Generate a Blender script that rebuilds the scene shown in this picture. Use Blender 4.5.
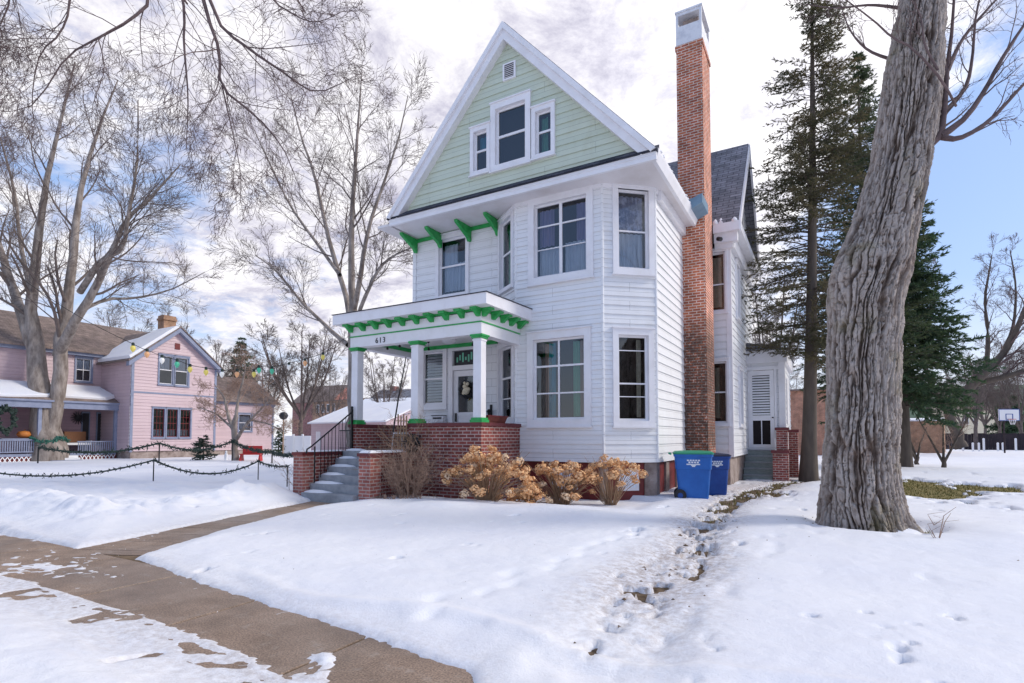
import bpy, math, random
import numpy as np
from mathutils import Vector, noise as mnoise
random.seed(7); RS = np.random.RandomState(11)
for o in list(bpy.data.objects): bpy.data.objects.remove(o)
scn = bpy.context.scene; col = scn.collection
# ------------------------------------------------------------------ camera (x = along the street, y = away from it, z up, metres)
F, PITCH, CY, YAW, CH = 546.4455, .043, 413.04, .5187, 1.45
CAM = Vector((10.4069, -12.4145, CH))
cam = bpy.data.cameras.new('camera'); co = bpy.data.objects.new('camera', cam); col.objects.link(co)
co.location = CAM; co.rotation_euler = (math.pi/2+PITCH, 0, YAW)
cam.sensor_width = 36; cam.lens = F/1024*36; cam.shift_y = (CY-341.5)/1024; cam.clip_start = .05; cam.clip_end = 3000
scn.camera = co
scn.view_settings.view_transform = 'Standard'; scn.view_settings.look = 'None'; scn.view_settings.gamma = 1
scn.view_settings.exposure = .43
# ------------------------------------------------------------------ sky with clouds, soft sun behind thin cloud
SUN = Vector((.80, .42, .62)).normalized()
w = bpy.data.worlds.new("World"); scn.world = w; w.use_nodes = True
nt = w.node_tree; nt.nodes.clear()
def nn(nt, t, **k):
    n = nt.nodes.new(t)
    for a, b in k.items(): setattr(n, a, b)
    return n
def ramp(nt, src, stops):
    r = nn(nt, 'ShaderNodeValToRGB'); e = r.color_ramp.elements
    while len(e) < len(stops): e.new(.5)
    for q, (p, c) in zip(e, stops): q.position = p; q.color = tuple(c)+(1,) if len(c) == 3 else c
    nt.links.new(src, r.inputs[0]); return r.outputs[0]
def mth(nt, op, a, b=None, clamp=False):
    m = nn(nt, 'ShaderNodeMath', operation=op, use_clamp=clamp)
    for i, v in enumerate((a, b)):
        if v is None: continue
        if isinstance(v, (int, float)): m.inputs[i].default_value = v
        else: nt.links.new(v, m.inputs[i])
    return m.outputs[0]
def mixc(nt, fac, a, b, mode='MIX'):
    m = nn(nt, 'ShaderNodeMix', data_type='RGBA', blend_type=mode)
    for i, v in ((0, fac), (6, a), (7, b)):
        if isinstance(v, (int, float)): m.inputs[i].default_value = v
        elif isinstance(v, (tuple, list)): m.inputs[i].default_value = tuple(v)+((1,) if len(v) == 3 else ())
        else: nt.links.new(v, m.inputs[i])
    return m.outputs[2]
tc = nn(nt, 'ShaderNodeTexCoord'); D3 = tc.outputs['Generated']
sky = nn(nt, 'ShaderNodeTexSky', sky_type='NISHITA', sun_disc=False)
sky.sun_elevation = math.asin(SUN.z); sky.sun_rotation = math.atan2(SUN.x, SUN.y); sky.air_density = 1.3
blue = mixc(nt, .45, mixc(nt, 1.0, sky.outputs[0], (.10, .10, .13), 'MULTIPLY'), (.42, .62, .98))
sep = nn(nt, 'ShaderNodeSeparateXYZ'); nt.links.new(D3, sep.inputs[0])
# flatten the vault: clouds live on a layer overhead
den = mth(nt, 'ADD', sep.outputs[2], .22)
cx_ = mth(nt, 'DIVIDE', sep.outputs[0], den); cy_ = mth(nt, 'DIVIDE', sep.outputs[1], den)
cmb = nn(nt, 'ShaderNodeCombineXYZ'); nt.links.new(cx_, cmb.inputs[0]); nt.links.new(cy_, cmb.inputs[1])
def cnoise(scale, det, rough, dist=0, off=0):
    mp = nn(nt, 'ShaderNodeMapping'); mp.inputs['Location'].default_value = (off, off*.7, 0); nt.links.new(cmb.outputs[0], mp.inputs[0])
    n = nn(nt, 'ShaderNodeTexNoise'); n.inputs['Scale'].default_value = scale; n.inputs['Detail'].default_value = det
    n.inputs['Roughness'].default_value = rough; n.inputs['Distortion'].default_value = dist
    nt.links.new(mp.outputs[0], n.inputs['Vector']); return n.outputs[0]
big = cnoise(1.9, 8, .66, .5, 3.1); fine = cnoise(5.5, 12, .70, .35, 7.7)
def lobe(d, power):
    v = nn(nt, 'ShaderNodeVectorMath', operation='DOT_PRODUCT'); nt.links.new(D3, v.inputs[0]); v.inputs[1].default_value = Vector(d).normalized()
    return mth(nt, 'POWER', mth(nt, 'MAXIMUM', v.outputs['Value'], 0.0), power)
def pxdir(px, py):
    a = (px-512)/F; b = (CY-py)/F
    Y = math.cos(PITCH)-b*math.sin(PITCH); z = math.sin(PITCH)+b*math.cos(PITCH)
    c, s = math.cos(YAW), math.sin(YAW)
    return Vector((a*c-Y*s, a*s+Y*c, z))
cover = mth(nt, 'ADD', mth(nt, 'MULTIPLY', big, 1.0), mth(nt, 'MULTIPLY', fine, .35))
cover = mth(nt, 'ADD', cover, mth(nt, 'MULTIPLY', lobe(pxdir(660, 60), 5), .16))
cover = mth(nt, 'SUBTRACT', cover, mth(nt, 'MULTIPLY', lobe((.1, -1, .6), 3), .95))
cover = mth(nt, 'SUBTRACT', cover, mth(nt, 'MULTIPLY', lobe(pxdir(1090, 300), 22), .95))
cover = mth(nt, 'ADD', mth(nt, 'SUBTRACT', cover, mth(nt, 'MULTIPLY', lobe(pxdir(40, 210), 10), .16)), .19)
mask = ramp(nt, cover, [(.60, (0, 0, 0)), (.80, (1, 1, 1))])
shade = ramp(nt, mth(nt, 'ADD', mth(nt, 'MULTIPLY', fine, .75), mth(nt, 'MULTIPLY', big, .25)), [(.37, (.40, .39, .50)), (.45, (.60, .585, .68)), (.53, (.80, .785, .83)), (.62, (.97, .95, .97))])
glow = mth(nt, 'MULTIPLY', lobe(pxdir(790, 70), 30), .26)
cl = mixc(nt, 1.0, shade, glow, 'ADD')
hzn = ramp(nt, sep.outputs[2], [(.0, (.8, .8, .8)), (.22, (0, 0, 0))])
skyc = mixc(nt, hzn, mixc(nt, mask, blue, cl), (.86, .87, .92))
bg = nn(nt, 'ShaderNodeBackground'); nt.links.new(skyc, bg.inputs[0]); bg.inputs[1].default_value = .92
ow = nn(nt, 'ShaderNodeOutputWorld'); nt.links.new(bg.outputs[0], ow.inputs[0])
sl = bpy.data.lights.new('sun', 'SUN'); sl.energy = 1.75; sl.angle = math.radians(14); sl.color = (1, .94, .85)
so = bpy.data.objects.new('sun', sl); col.objects.link(so); so.rotation_euler = SUN.to_track_quat('Z', 'Y').to_euler()
scn.render.engine = 'CYCLES'

# ------------------------------------------------------------------ placing helpers
def G(px, py, z=0.0):
    r = pxdir(px, py); t = (z-CH)/r.z; return CAM+r*t
def D(px, py, depth):
    r = pxdir(px, py); a = Vector((-math.sin(YAW), math.cos(YAW), 0)).dot(r); return CAM+r*(depth/a)
# ------------------------------------------------------------------ materials
MATS = {}
def principled(name, c, rough=.6, metal=0, spec=.5):
    m = bpy.data.materials.new(name); m.use_nodes = True; t = m.node_tree; b = t.nodes['Principled BSDF']
    b.inputs['Base Color'].default_value = tuple(c)+(1,); b.inputs['Roughness'].default_value = rough
    b.inputs['Metallic'].default_value = metal; b.inputs['Specular IOR Level'].default_value = spec
    MATS[name] = m; return m, t, b
def tnoise(t, vec, scale, det=6, rough=.6, sc3=None, dist=0):
    if sc3:
        mp = nn(t, 'ShaderNodeMapping'); mp.inputs['Scale'].default_value = sc3; t.links.new(vec, mp.inputs[0]); vec = mp.outputs[0]
    n = nn(t, 'ShaderNodeTexNoise'); n.inputs['Scale'].default_value = scale; n.inputs['Detail'].default_value = det
    n.inputs['Roughness'].default_value = rough; n.inputs['Distortion'].default_value = dist; t.links.new(vec, n.inputs['Vector']); return n.outputs[0]
def bump(t, b, h, strength=.4, dist=.01):
    n = nn(t, 'ShaderNodeBump'); n.inputs['Strength'].default_value = strength; n.inputs['Distance'].default_value = dist
    t.links.new(h, n.inputs['Height']); t.links.new(n.outputs[0], b.inputs['Normal'])
def noisy(name, c1, c2, scale=4, rough=.6, sc3=None, lo=.35, hi=.65, bs=0, bd=.01, metal=0, spec=.4, det=6):
    m, t, b = principled(name, c1, rough, metal, spec)
    g = nn(t, 'ShaderNodeTexCoord').outputs['Object']
    n = tnoise(t, g, scale, det, .65, sc3)
    t.links.new(ramp(t, n, [(lo, c1), (hi, c2)]), b.inputs['Base Color'])
    if bs: bump(t, b, n, bs, bd)
    return m
def brickmat(name, c1, c2, mortar, bw=.21, rh=.075, ms=.012, stain=None, offset=.5, rough=.85, bs=.6):
    m, t, b = principled(name, c1, rough, 0, .2)
    tcn = nn(t, 'ShaderNodeTexCoord'); uv = tcn.outputs['UV']
    br = nn(t, 'ShaderNodeTexBrick'); br.inputs['Scale'].default_value = 1; br.inputs['Brick Width'].default_value = bw; br.inputs['Row Height'].default_value = rh
    br.inputs['Mortar Size'].default_value = ms; br.inputs['Mortar Smooth'].default_value = .3; br.inputs['Bias'].default_value = -.1; br.offset = offset
    br.inputs['Color1'].default_value = tuple(c1)+(1,); br.inputs['Color2'].default_value = tuple(c2)+(1,); br.inputs['Mortar'].default_value = tuple(mortar)+(1,)
    t.links.new(uv, br.inputs['Vector'])
    n = tnoise(t, tcn.outputs['Object'], 2.2, 8, .7)
    c = mixc(t, 1.0, br.outputs[0], ramp(t, n, [(.3, (.55, .55, .55)), (.7, (1.35, 1.3, 1.3))]), 'MULTIPLY')
    if stain:
        z0, z1, scol = stain
        s3 = nn(t, 'ShaderNodeSeparateXYZ'); t.links.new(uv, s3.inputs[0])
        n2 = tnoise(t, tcn.outputs['Object'], 3.5, 8, .75)
        zz = mth(t, 'ADD', s3.outputs[1], mth(t, 'MULTIPLY', n2, 1.6))
        f = ramp(t, mth(t, 'DIVIDE', zz, 14.0), [(max(0, (z0+.6)/14), (0, 0, 0)), ((z0+1.0)/14, (.85, .85, .85)), ((z1+.5)/14, (.8, .8, .8)), ((z1+1.3)/14, (0, 0, 0))])
        n3 = tnoise(t, tcn.outputs['Object'], 9, 8, .8)
        c = mixc(t, mth(t, 'MULTIPLY', f, ramp(t, n3, [(.38, (.2, .2, .2)), (.5, (1, 1, 1))])), c, scol)
    t.links.new(c, b.inputs['Base Color'])
    iv = mth(t, 'SUBTRACT', 1.0, br.outputs['Fac']); bump(t, b, mth(t, 'ADD', iv, mth(t, 'MULTIPLY', n, .5)), bs, .01)
    return m
M = {}
def boards(name, c1, c2, row, off, w_=3.4):
    m, t, b = principled(name, c1, .45, 0, .4); tcn = nn(t, 'ShaderNodeTexCoord'); mp = nn(t, 'ShaderNodeMapping'); mp.inputs['Location'].default_value = (.7, -off, 0); t.links.new(tcn.outputs['UV'], mp.inputs[0])
    br = nn(t, 'ShaderNodeTexBrick'); br.inputs['Scale'].default_value = 1; br.inputs['Brick Width'].default_value = w_; br.inputs['Row Height'].default_value = row; br.offset = .37; br.inputs['Mortar Size'].default_value = .0035; br.inputs['Mortar Smooth'].default_value = .1
    br.inputs['Color1'].default_value = tuple(c1)+(1,); br.inputs['Color2'].default_value = tuple(c2)+(1,); br.inputs['Mortar'].default_value = tuple(.45*v for v in c1)+(1,); t.links.new(mp.outputs[0], br.inputs['Vector'])
    n = tnoise(t, tcn.outputs['Object'], 1.6, 8, .7, (1, 1, .25)); n2 = tnoise(t, tcn.outputs['Object'], 11, 8, .8, (1, 1, .5))
    c = mixc(t, 1, br.outputs[0], ramp(t, n, [(.35, (1.03, 1.03, 1.03)), (.62, (.97, .965, .955)), (.8, (.86, .83, .78))]), 'MULTIPLY')
    c = mixc(t, 1, c, ramp(t, n2, [(.60, (1, 1, 1)), (.78, (.84, .80, .74))]), 'MULTIPLY')
    t.links.new(c, b.inputs['Base Color']); bump(t, b, n2, .12, .004); return m
M['siding_cream'] = noisy('cream_siding', (.70, .66, .58), (.60, .55, .47), 2, .5, (1, 1, .5))
M['siding'] = boards('white_siding', (.82, .825, .845), (.78, .785, .81), .212, .86)
M['green_siding'] = boards('sage_siding', (.57, .625, .51), (.53, .59, .48), .255, 7.42)
M['trim'] = noisy('white_trim', (.80, .79, .82), (.70, .68, .69), 2.2, .45, None, .45, .8)
M['green'] = noisy('green_paint', (.035, .40, .10), (.02, .28, .06), 8, .4)
M['soffit'] = noisy('soffit_paint', (.74, .71, .72), (.62, .57, .55), 1.5, .55, None, .45, .8)
M['shingle'] = brickmat('roof_shingle', (.19, .20, .23), (.28, .29, .33), (.08, .08, .10), .33, .14, .012, rough=.9)
M['pent'] = brickmat('pent_shingle', (.05, .055, .075), (.11, .12, .15), (.02, .02, .03), .33, .10, .012)
M['brown_shingle'] = brickmat('brown_shingle', (.21, .17, .15), (.28, .22, .20), (.12, .09, .08), .35, .15, .01)
M['brick'] = brickmat('porch_brick', (.30, .085, .07), (.17, .05, .045), (.46, .36, .33))
M['pier_brick'] = brickmat('pier_brick', (.40, .15, .12), (.30, .10, .085), (.48, .38, .34))
M['chimney_brick'] = brickmat('chimney_brick', (.56, .175, .085), (.36, .10, .06), (.68, .55, .47), .21, .075, .013, stain=(1.0, 4.4, (.045, .04, .035)))
M['tan_brick'] = brickmat('tan_brick', (.42, .24, .14), (.36, .20, .12), (.42, .32, .25))
M['orange_brick'] = brickmat('orange_brick', (.50, .24, .15), (.44, .20, .13), (.45, .32, .25))
M['cap'] = noisy('maroon_cap', (.16, .030, .035), (.10, .022, .026), 5, .55)
M['maroon'] = noisy('maroon_paint', (.20, .025, .025), (.12, .02, .02), 5, .5)
M['stone'] = noisy('foundation_stone', (.40, .33, .30), (.20, .15, .13), 3.2, .9, None, .35, .65, .8, .03)
M['concrete'] = noisy('step_concrete', (.36, .37, .39), (.24, .25, .27), 5, .85, None, .35, .7, .3, .01)
M['green_step'] = noisy('weathered_step', (.30, .34, .32), (.22, .25, .24), 6, .8, (1, 1, 4))
M['iron'] = principled('black_iron', (.012, .012, .014), .45, .3)[0]
M['dark'] = principled('dark_room', (.028, .024, .024), .9, 0, .1)[0]
M['metal'] = noisy('galvanised_metal', (.74, .74, .77), (.50, .50, .55), 6, .5, None, .45, .8, metal=.1)
M['bluemetal'] = noisy('blue_grey_metal', (.22, .33, .42), (.16, .25, .34), 3, .4)
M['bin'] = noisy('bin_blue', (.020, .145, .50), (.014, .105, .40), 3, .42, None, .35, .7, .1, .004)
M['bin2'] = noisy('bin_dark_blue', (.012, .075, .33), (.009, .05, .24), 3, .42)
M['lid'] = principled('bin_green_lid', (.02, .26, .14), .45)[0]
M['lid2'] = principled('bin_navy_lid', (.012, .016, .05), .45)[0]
M['rubber'] = principled('black_rubber', (.015, .015, .018), .6)[0]
M['print'] = principled('white_print', (.75, .78, .82), .6)[0]
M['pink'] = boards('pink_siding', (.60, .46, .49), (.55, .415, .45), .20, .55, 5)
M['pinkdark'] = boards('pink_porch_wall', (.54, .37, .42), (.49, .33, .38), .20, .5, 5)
M['greytrim'] = noisy('blue_grey_trim', (.26, .29, .40), (.20, .23, .33), 3, .5)
M['wood'] = noisy('brown_wood', (.20, .08, .035), (.12, .05, .02), 8, .6, (1, 8, 1))
M['fence'] = noisy('dark_fence_wood', (.045, .03, .035), (.022, .016, .02), 3, .8, (4, 4, .5))
M['white'] = principled('white_paint', (.78, .78, .80), .5)[0]
M['blind'] = principled('blind_slat', (.80, .80, .82), .5)[0]
M['red'] = principled('red_paint', (.45, .02, .02), .5)[0]
M['lace'] = noisy('lace_curtain', (.85, .90, .97), (.62, .68, .78), 3, .9, (9, 9, .3))
M['purple'] = noisy('purple_curtain', (.52, .40, .60), (.22, .20, .40), 3, .8, (12, 12, .3))
M['teal'] = noisy('teal_curtain', (.04, .42, .55), (.02, .25, .36), 3, .8, (14, 14, .3))
M['sage'] = noisy('green_curtain', (.22, .62, .42), (.12, .42, .28), 3, .8, (14, 14, .3))
M['browncur'] = noisy('brown_curtain', (.50, .30, .22), (.30, .18, .13), 3, .8, (14, 14, .3))
M['pattern'] = noisy('patterned_valance', (.72, .74, .90), (.26, .28, .42), 7, .8, None, .42, .55)
M['cream'] = noisy('cream_cloth', (.75, .68, .52), (.58, .50, .36), 20, .9)
M['terra'] = noisy('red_planter', (.20, .05, .035), (.13, .035, .03), 8, .7)
M['bark'] = noisy('grey_bark', (.15, .118, .10), (.37, .32, .285), 4, .9, (1, 1, .3), .35, .65, .9, .06)
M['barktwig'] = noisy('twig_bark', (.10, .078, .072), (.17, .135, .12), 3, .9)
M['barklight'] = noisy('light_twig_bark', (.115, .09, .08), (.19, .15, .135), 3, .9)
M['barkdark'] = noisy('dark_bark', (.075, .06, .05), (.13, .105, .085), 6, .95, (1, 1, .2), .3, .7, .6, .02)
M['purpletwig'] = noisy('purple_twig_bark', (.10, .07, .07), (.17, .12, .115), 5, .9)
M['straw'] = noisy('dry_stems', (.42, .27, .16), (.27, .17, .11), 12, .9)
M['drytwig'] = noisy('dry_shrub', (.38, .26, .20), (.24, .155, .115), 12, .9)
M['bloom'] = noisy('dried_bloom', (.90, .58, .32), (.70, .38, .17), 9, .9, None, .35, .65)
M['bloompale'] = noisy('pale_dried_bloom', (.88, .70, .50), (.74, .50, .30), 9, .9, None, .35, .65)
M['garland'] = noisy('garland_green', (.018, .035, .028), (.04, .06, .05), 12, .8)
M['needles'] = noisy('pine_needles', (.030, .048, .030), (.075, .085, .050), 1.3, .8, None, .3, .7)
M['needlesb'] = noisy('brown_green_needles', (.045, .050, .030), (.15, .115, .075), .9, .8, None, .35, .65)
def needlemat(key, c1, c2, sc):
    m = noisy(key+'_needles_leafy', c1, c2, sc, .8, None, .3, .7); t = m.node_tree; b = t.nodes['Principled BSDF']; o = [n for n in t.nodes if n.type == 'OUTPUT_MATERIAL'][0]
    tl = nn(t, 'ShaderNodeBsdfTranslucent'); src = b.inputs['Base Color'].links[0].from_socket; t.links.new(mixc(t, 1.0, src, (1.5, 1.4, 1.0), 'MULTIPLY'), tl.inputs[0])
    mx = nn(t, 'ShaderNodeMixShader'); mx.inputs[0].default_value = .38; t.links.new(b.outputs[0], mx.inputs[1]); t.links.new(tl.outputs[0], mx.inputs[2]); t.links.new(mx.outputs[0], o.inputs[0]); M[key] = m
M['spruce'] = noisy('spruce_needles', (.025, .065, .040), (.075, .115, .055), 1.1, .8, None, .3, .7)
M['basin'] = principled('dark_object', (.02, .02, .025), .5)[0]
for nme, c in (('yellow', (.72, .60, .14)), ('orange', (.75, .40, .20)), ('bwhite', (.85, .85, .82)), ('bgreen', (.08, .48, .30))):
    m_, t_, b_ = principled('bulb_'+nme, c, .3); b_.inputs['Emission Color'].default_value = tuple(c)+(1,); b_.inputs['Emission Strength'].default_value = .08; M['bulb_'+nme] = m_
needlemat('needles', (.035, .065, .040), (.09, .11, .06), 1.3); needlemat('needlesb', (.040, .060, .038), (.15, .12, .075), .9); needlemat('spruce', (.03, .070, .050), (.075, .115, .06), 1.1)
def bark_big():
    m, t, b = principled('furrowed_bark', (.3, .27, .25), .95, 0, .15)
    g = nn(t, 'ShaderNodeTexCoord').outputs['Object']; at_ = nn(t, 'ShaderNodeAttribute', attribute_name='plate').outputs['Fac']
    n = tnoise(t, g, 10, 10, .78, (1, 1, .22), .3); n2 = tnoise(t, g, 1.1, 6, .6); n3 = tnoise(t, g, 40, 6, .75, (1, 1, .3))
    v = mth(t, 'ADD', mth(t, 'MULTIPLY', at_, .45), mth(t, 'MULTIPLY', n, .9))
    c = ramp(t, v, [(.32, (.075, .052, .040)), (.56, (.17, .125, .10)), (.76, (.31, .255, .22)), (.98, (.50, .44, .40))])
    c = mixc(t, ramp(t, n2, [(.54, (0, 0, 0)), (.66, (.5, .5, .5))]), c, (.20, .175, .075))
    c = mixc(t, ramp(t, n2, [(.30, (.4, .4, .4)), (.42, (0, 0, 0))]), c, (.22, .12, .075))
    t.links.new(c, b.inputs['Base Color']); bump(t, b, mth(t, 'ADD', n, mth(t, 'MULTIPLY', n3, .5)), .9, .03); return m
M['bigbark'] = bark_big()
def glassmat():
    m = bpy.data.materials.new('window_glass'); m.use_nodes = True; t = m.node_tree; t.nodes.clear()
    tr = nn(t, 'ShaderNodeBsdfTransparent'); tr.inputs[0].default_value = (.80, .84, .88, 1)
    gl = nn(t, 'ShaderNodeBsdfGlossy'); gl.inputs['Roughness'].default_value = .02; gl.inputs[0].default_value = (.9, .95, 1, 1)
    fr = nn(t, 'ShaderNodeFresnel'); fr.inputs[0].default_value = 1.9
    g = nn(t, 'ShaderNodeTexCoord').outputs['Object']; n = tnoise(t, g, 1.4, 2, .5)
    bp = nn(t, 'ShaderNodeBump'); bp.inputs['Strength'].default_value = .25; bp.inputs['Distance'].default_value = .01; t.links.new(n, bp.inputs['Height']); t.links.new(bp.outputs[0], gl.inputs['Normal'])
    mx = nn(t, 'ShaderNodeMixShader'); t.links.new(fr.outputs[0], mx.inputs[0]); t.links.new(tr.outputs[0], mx.inputs[1]); t.links.new(gl.outputs[0], mx.inputs[2])
    o = nn(t, 'ShaderNodeOutputMaterial'); t.links.new(mx.outputs[0], o.inputs[0]); return m
M['glass'] = glassmat()
def snowmat(name='snow', dirt=True):
    m, t, b = principled(name, (.84, .85, .90), .55, 0, .35)
    g = nn(t, 'ShaderNodeTexCoord').outputs['Object']
    n = tnoise(t, g, 9, 10, .7); n2 = tnoise(t, g, .7, 4, .5)
    c = ramp(t, n2, [(.35, (.79, .80, .86)), (.65, (.85, .855, .89))])
    if dirt:
        a = nn(t, 'ShaderNodeAttribute', attribute_name='dirt')
        n4 = tnoise(t, g, 14, 8, .8)
        f = mth(t, 'MULTIPLY', a.outputs['Fac'], ramp(t, n4, [(.40, (0, 0, 0)), (.62, (1, 1, 1))]))
        c = mixc(t, f, c, (.34, .27, .23))
    t.links.new(c, b.inputs['Base Color']); n5 = tnoise(t, g, 55, 6, .7); bump(t, b, mth(t, 'ADD', n, mth(t, 'MULTIPLY', n5, .35)), .45, .03)
    b.inputs['Subsurface Weight'].default_value = .0
    return m
M['snow'] = snowmat(); M['snowcap'] = snowmat('snow_cap', False)
def soilmat():
    m, t, b = principled('soil', (.1, .07, .05), .95, 0, .1)
    g = nn(t, 'ShaderNodeTexCoord').outputs['Object']; n = tnoise(t, g, 5, 10, .75); n2 = tnoise(t, g, .45, 4, .5)
    c1 = ramp(t, n, [(.35, (.05, .032, .024)), (.6, (.20, .14, .10))]); c2 = ramp(t, n, [(.35, (.11, .095, .035)), (.65, (.32, .26, .12))])
    sx = nn(t, 'ShaderNodeSeparateXYZ'); t.links.new(g, sx.inputs[0])
    t.links.new(mixc(t, ramp(t, mth(t, 'MULTIPLY', mth(t, 'SUBTRACT', sx.outputs[0], 9.8), .5), [(.0, (.12, .12, .12)), (.8, (1, 1, 1))]), c1, c2), b.inputs['Base Color']); bump(t, b, n, .8, .03); return m
M['soil'] = soilmat()
def pavemat():
    m, t, b = principled('damp_concrete', (.25, .18, .14), .75, 0, .4)
    g = nn(t, 'ShaderNodeTexCoord').outputs['Object']; n = tnoise(t, g, 2.2, 8, .65); n2 = tnoise(t, g, 75, 3, .6); n3 = tnoise(t, g, .5, 4, .5)
    c = ramp(t, n, [(.30, (.19, .135, .10)), (.55, (.31, .225, .170)), (.78, (.40, .31, .245))])
    c = mixc(t, 1, c, ramp(t, n2, [(.38, (.62, .62, .62)), (.62, (1.28, 1.26, 1.24))]), 'MULTIPLY')
    n6 = tnoise(t, g, 6, 8, .7); c = mixc(t, ramp(t, n6, [(.56, (0, 0, 0)), (.66, (.5, .5, .5))]), c, (.42, .36, .31))
    c = mixc(t, 1, c, ramp(t, n3, [(.35, (.75, .75, .75)), (.65, (1.1, 1.1, 1.1))]), 'MULTIPLY')
    t.links.new(c, b.inputs['Base Color']); t.links.new(ramp(t, n3, [(.4, (.45, .45, .45)), (.6, (.85, .85, .85))]), b.inputs['Roughness']); bump(t, b, n2, .35, .004); return m
M['pave'] = pavemat()
M['hill'] = noisy('wooded_hill', (.13, .14, .13), (.09, .15, .09), .05, .95, None, .4, .6)

# ------------------------------------------------------------------ mesh builder
ORG = {}
def wloc(o): return ORG.get(o.name, Vector((0, 0, 0)))
class MB:
    def __init__(s): s.v = []; s.f = []
    def add(s, vs, fs):
        n = len(s.v); s.v.extend([tuple(q) for q in vs]); s.f.extend([tuple(i+n for i in f) for f in fs]); return s
    def quad(s, a, b, c, d): return s.add([a, b, c, d], [(0, 1, 2, 3)])
    def hexa(s, p):   # 8 corners, bottom 4 then top 4 (ccw seen from above)
        return s.add(p, [(3, 2, 1, 0), (4, 5, 6, 7), (0, 1, 5, 4), (1, 2, 6, 5), (2, 3, 7, 6), (3, 0, 4, 7)])
    def box(s, x0, x1, y0, y1, z0, z1):
        return s.hexa([(x0, y0, z0), (x1, y0, z0), (x1, y1, z0), (x0, y1, z0), (x0, y0, z1), (x1, y0, z1), (x1, y1, z1), (x0, y1, z1)])
    def wbox(s, Fr, s0, s1, z0, z1, o0, o1):
        P = Fr.p; return s.hexa([P(s0, z0, o1), P(s1, z0, o1), P(s1, z0, o0), P(s0, z0, o0), P(s0, z1, o1), P(s1, z1, o1), P(s1, z1, o0), P(s0, z1, o0)])
    def extrude(s, pts, vec):   # planar polygon extruded by vec
        n = len(pts); a = [Vector(p) for p in pts]; b = [p+Vector(vec) for p in a]
        return s.add(a+b, [tuple(range(n))[::-1], tuple(range(n, 2*n))]+[(i, (i+1) % n, n+(i+1) % n, n+i) for i in range(n)])
    def tube(s, pts, radii, k=8, cap=True):
        pts = [Vector(p) for p in pts]
        if isinstance(radii, (int, float)): radii = [radii]*len(pts)
        up = Vector((0, 0, 1)); n0 = len(s.v); px = None
        for i, p in enumerate(pts):
            d = (pts[min(i+1, len(pts)-1)]-pts[max(i-1, 0)]).normalized()
            if px is None: px = d.cross(up if abs(d.z) < .9 else Vector((1, 0, 0))).normalized()
            else: px = (px-d*px.dot(d)).normalized()
            py = d.cross(px)
            for j in range(k):
                a = 2*math.pi*j/k; s.v.append(tuple(p+(px*math.cos(a)+py*math.sin(a))*radii[i]))
        for i in range(len(pts)-1):
            for j in range(k):
                a = n0+i*k+j; b = n0+i*k+(j+1) % k; s.f.append((a, b, b+k, a+k))
        if cap: s.f.append(tuple(n0+j for j in range(k))[::-1]); s.f.append(tuple(n0+(len(pts)-1)*k+j for j in range(k)))
        return s
    def lathe(s, c, prof, k=16):
        c = Vector(c); n0 = len(s.v)
        for r, z in prof:
            for j in range(k):
                a = 2*math.pi*j/k; s.v.append((c.x+r*math.cos(a), c.y+r*math.sin(a), c.z+z))
        for i in range(len(prof)-1):
            for j in range(k):
                a = n0+i*k+j; b = n0+i*k+(j+1) % k; s.f.append((a, b, b+k, a+k))
        s.f.append(tuple(n0+j for j in range(k))[::-1]); s.f.append(tuple(n0+(len(prof)-1)*k+j for j in range(k))); return s
    def build(s, name, mat, parent=None, smooth=False, bev=0):
        o0 = wloc(parent) if parent else Vector((0, 0, 0))
        V = np.array(s.v, dtype=np.float32)-np.array(o0, dtype=np.float32)
        me = bpy.data.meshes.new(name); me.from_pydata(V.tolist(), [], s.f); me.update()
        o = bpy.data.objects.new(name, me); col.objects.link(o); me.materials.append(M[mat] if isinstance(mat, str) else mat)
        uvs(me, o0)
        if smooth: me.polygons.foreach_set('use_smooth', [True]*len(me.polygons))
        if bev:
            b = o.modifiers.new('bevel', 'BEVEL'); b.width = bev; b.segments = 2; b.limit_method = 'ANGLE'
        if parent: o.parent = parent
        ORG[o.name] = o0
        return o
def uvs(me, o0=Vector((0, 0, 0))):
    nl = len(me.loops)
    if nl == 0 or nl > 60000: return
    uv = me.uv_layers.new(name='uv'); vi = np.zeros(nl, int); me.loops.foreach_get('vertex_index', vi)
    v = np.zeros(len(me.vertices)*3, np.float32); me.vertices.foreach_get('co', v); v = v.reshape(-1, 3)+np.array(o0)
    n = np.zeros(len(me.polygons)*3, np.float32); me.polygons.foreach_get('normal', n); n = n.reshape(-1, 3)
    tot = np.zeros(len(me.polygons), int); me.polygons.foreach_get('loop_total', tot)
    N = np.repeat(n, tot, 0); T = np.stack([-N[:, 1], N[:, 0], 0*N[:, 0]], 1); L = np.linalg.norm(T, axis=1)
    flat = L < .05; T[flat] = (1, 0, 0); L[flat] = 1; T /= L[:, None]; B = np.cross(N, T)
    P = v[vi]; out = np.stack([(P*T).sum(1), (P*B).sum(1)], 1)
    uv.data.foreach_set('uv', out.astype(np.float32).ravel())
def props(o, label=None, cat=None, group=None, kind=None):
    if label: o['label'] = label
    if cat: o['category'] = cat
    if group: o['group'] = group
    if kind: o['kind'] = kind
    return o
def empty(name, loc, label, cat, group=None, rz=0):
    o = bpy.data.objects.new(name, None); col.objects.link(o); o.location = loc; o.rotation_euler = (0, 0, rz); o.empty_display_size = .2
    ORG[o.name] = Vector(loc) if rz == 0 else Vector((0, 0, 0))
    return props(o, label, cat, group)
def copy_tree(o, parent=None):
    c = o.copy(); col.objects.link(c); c.parent = parent
    for ch in list(o.children): copy_tree(ch, c)
    return c
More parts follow.
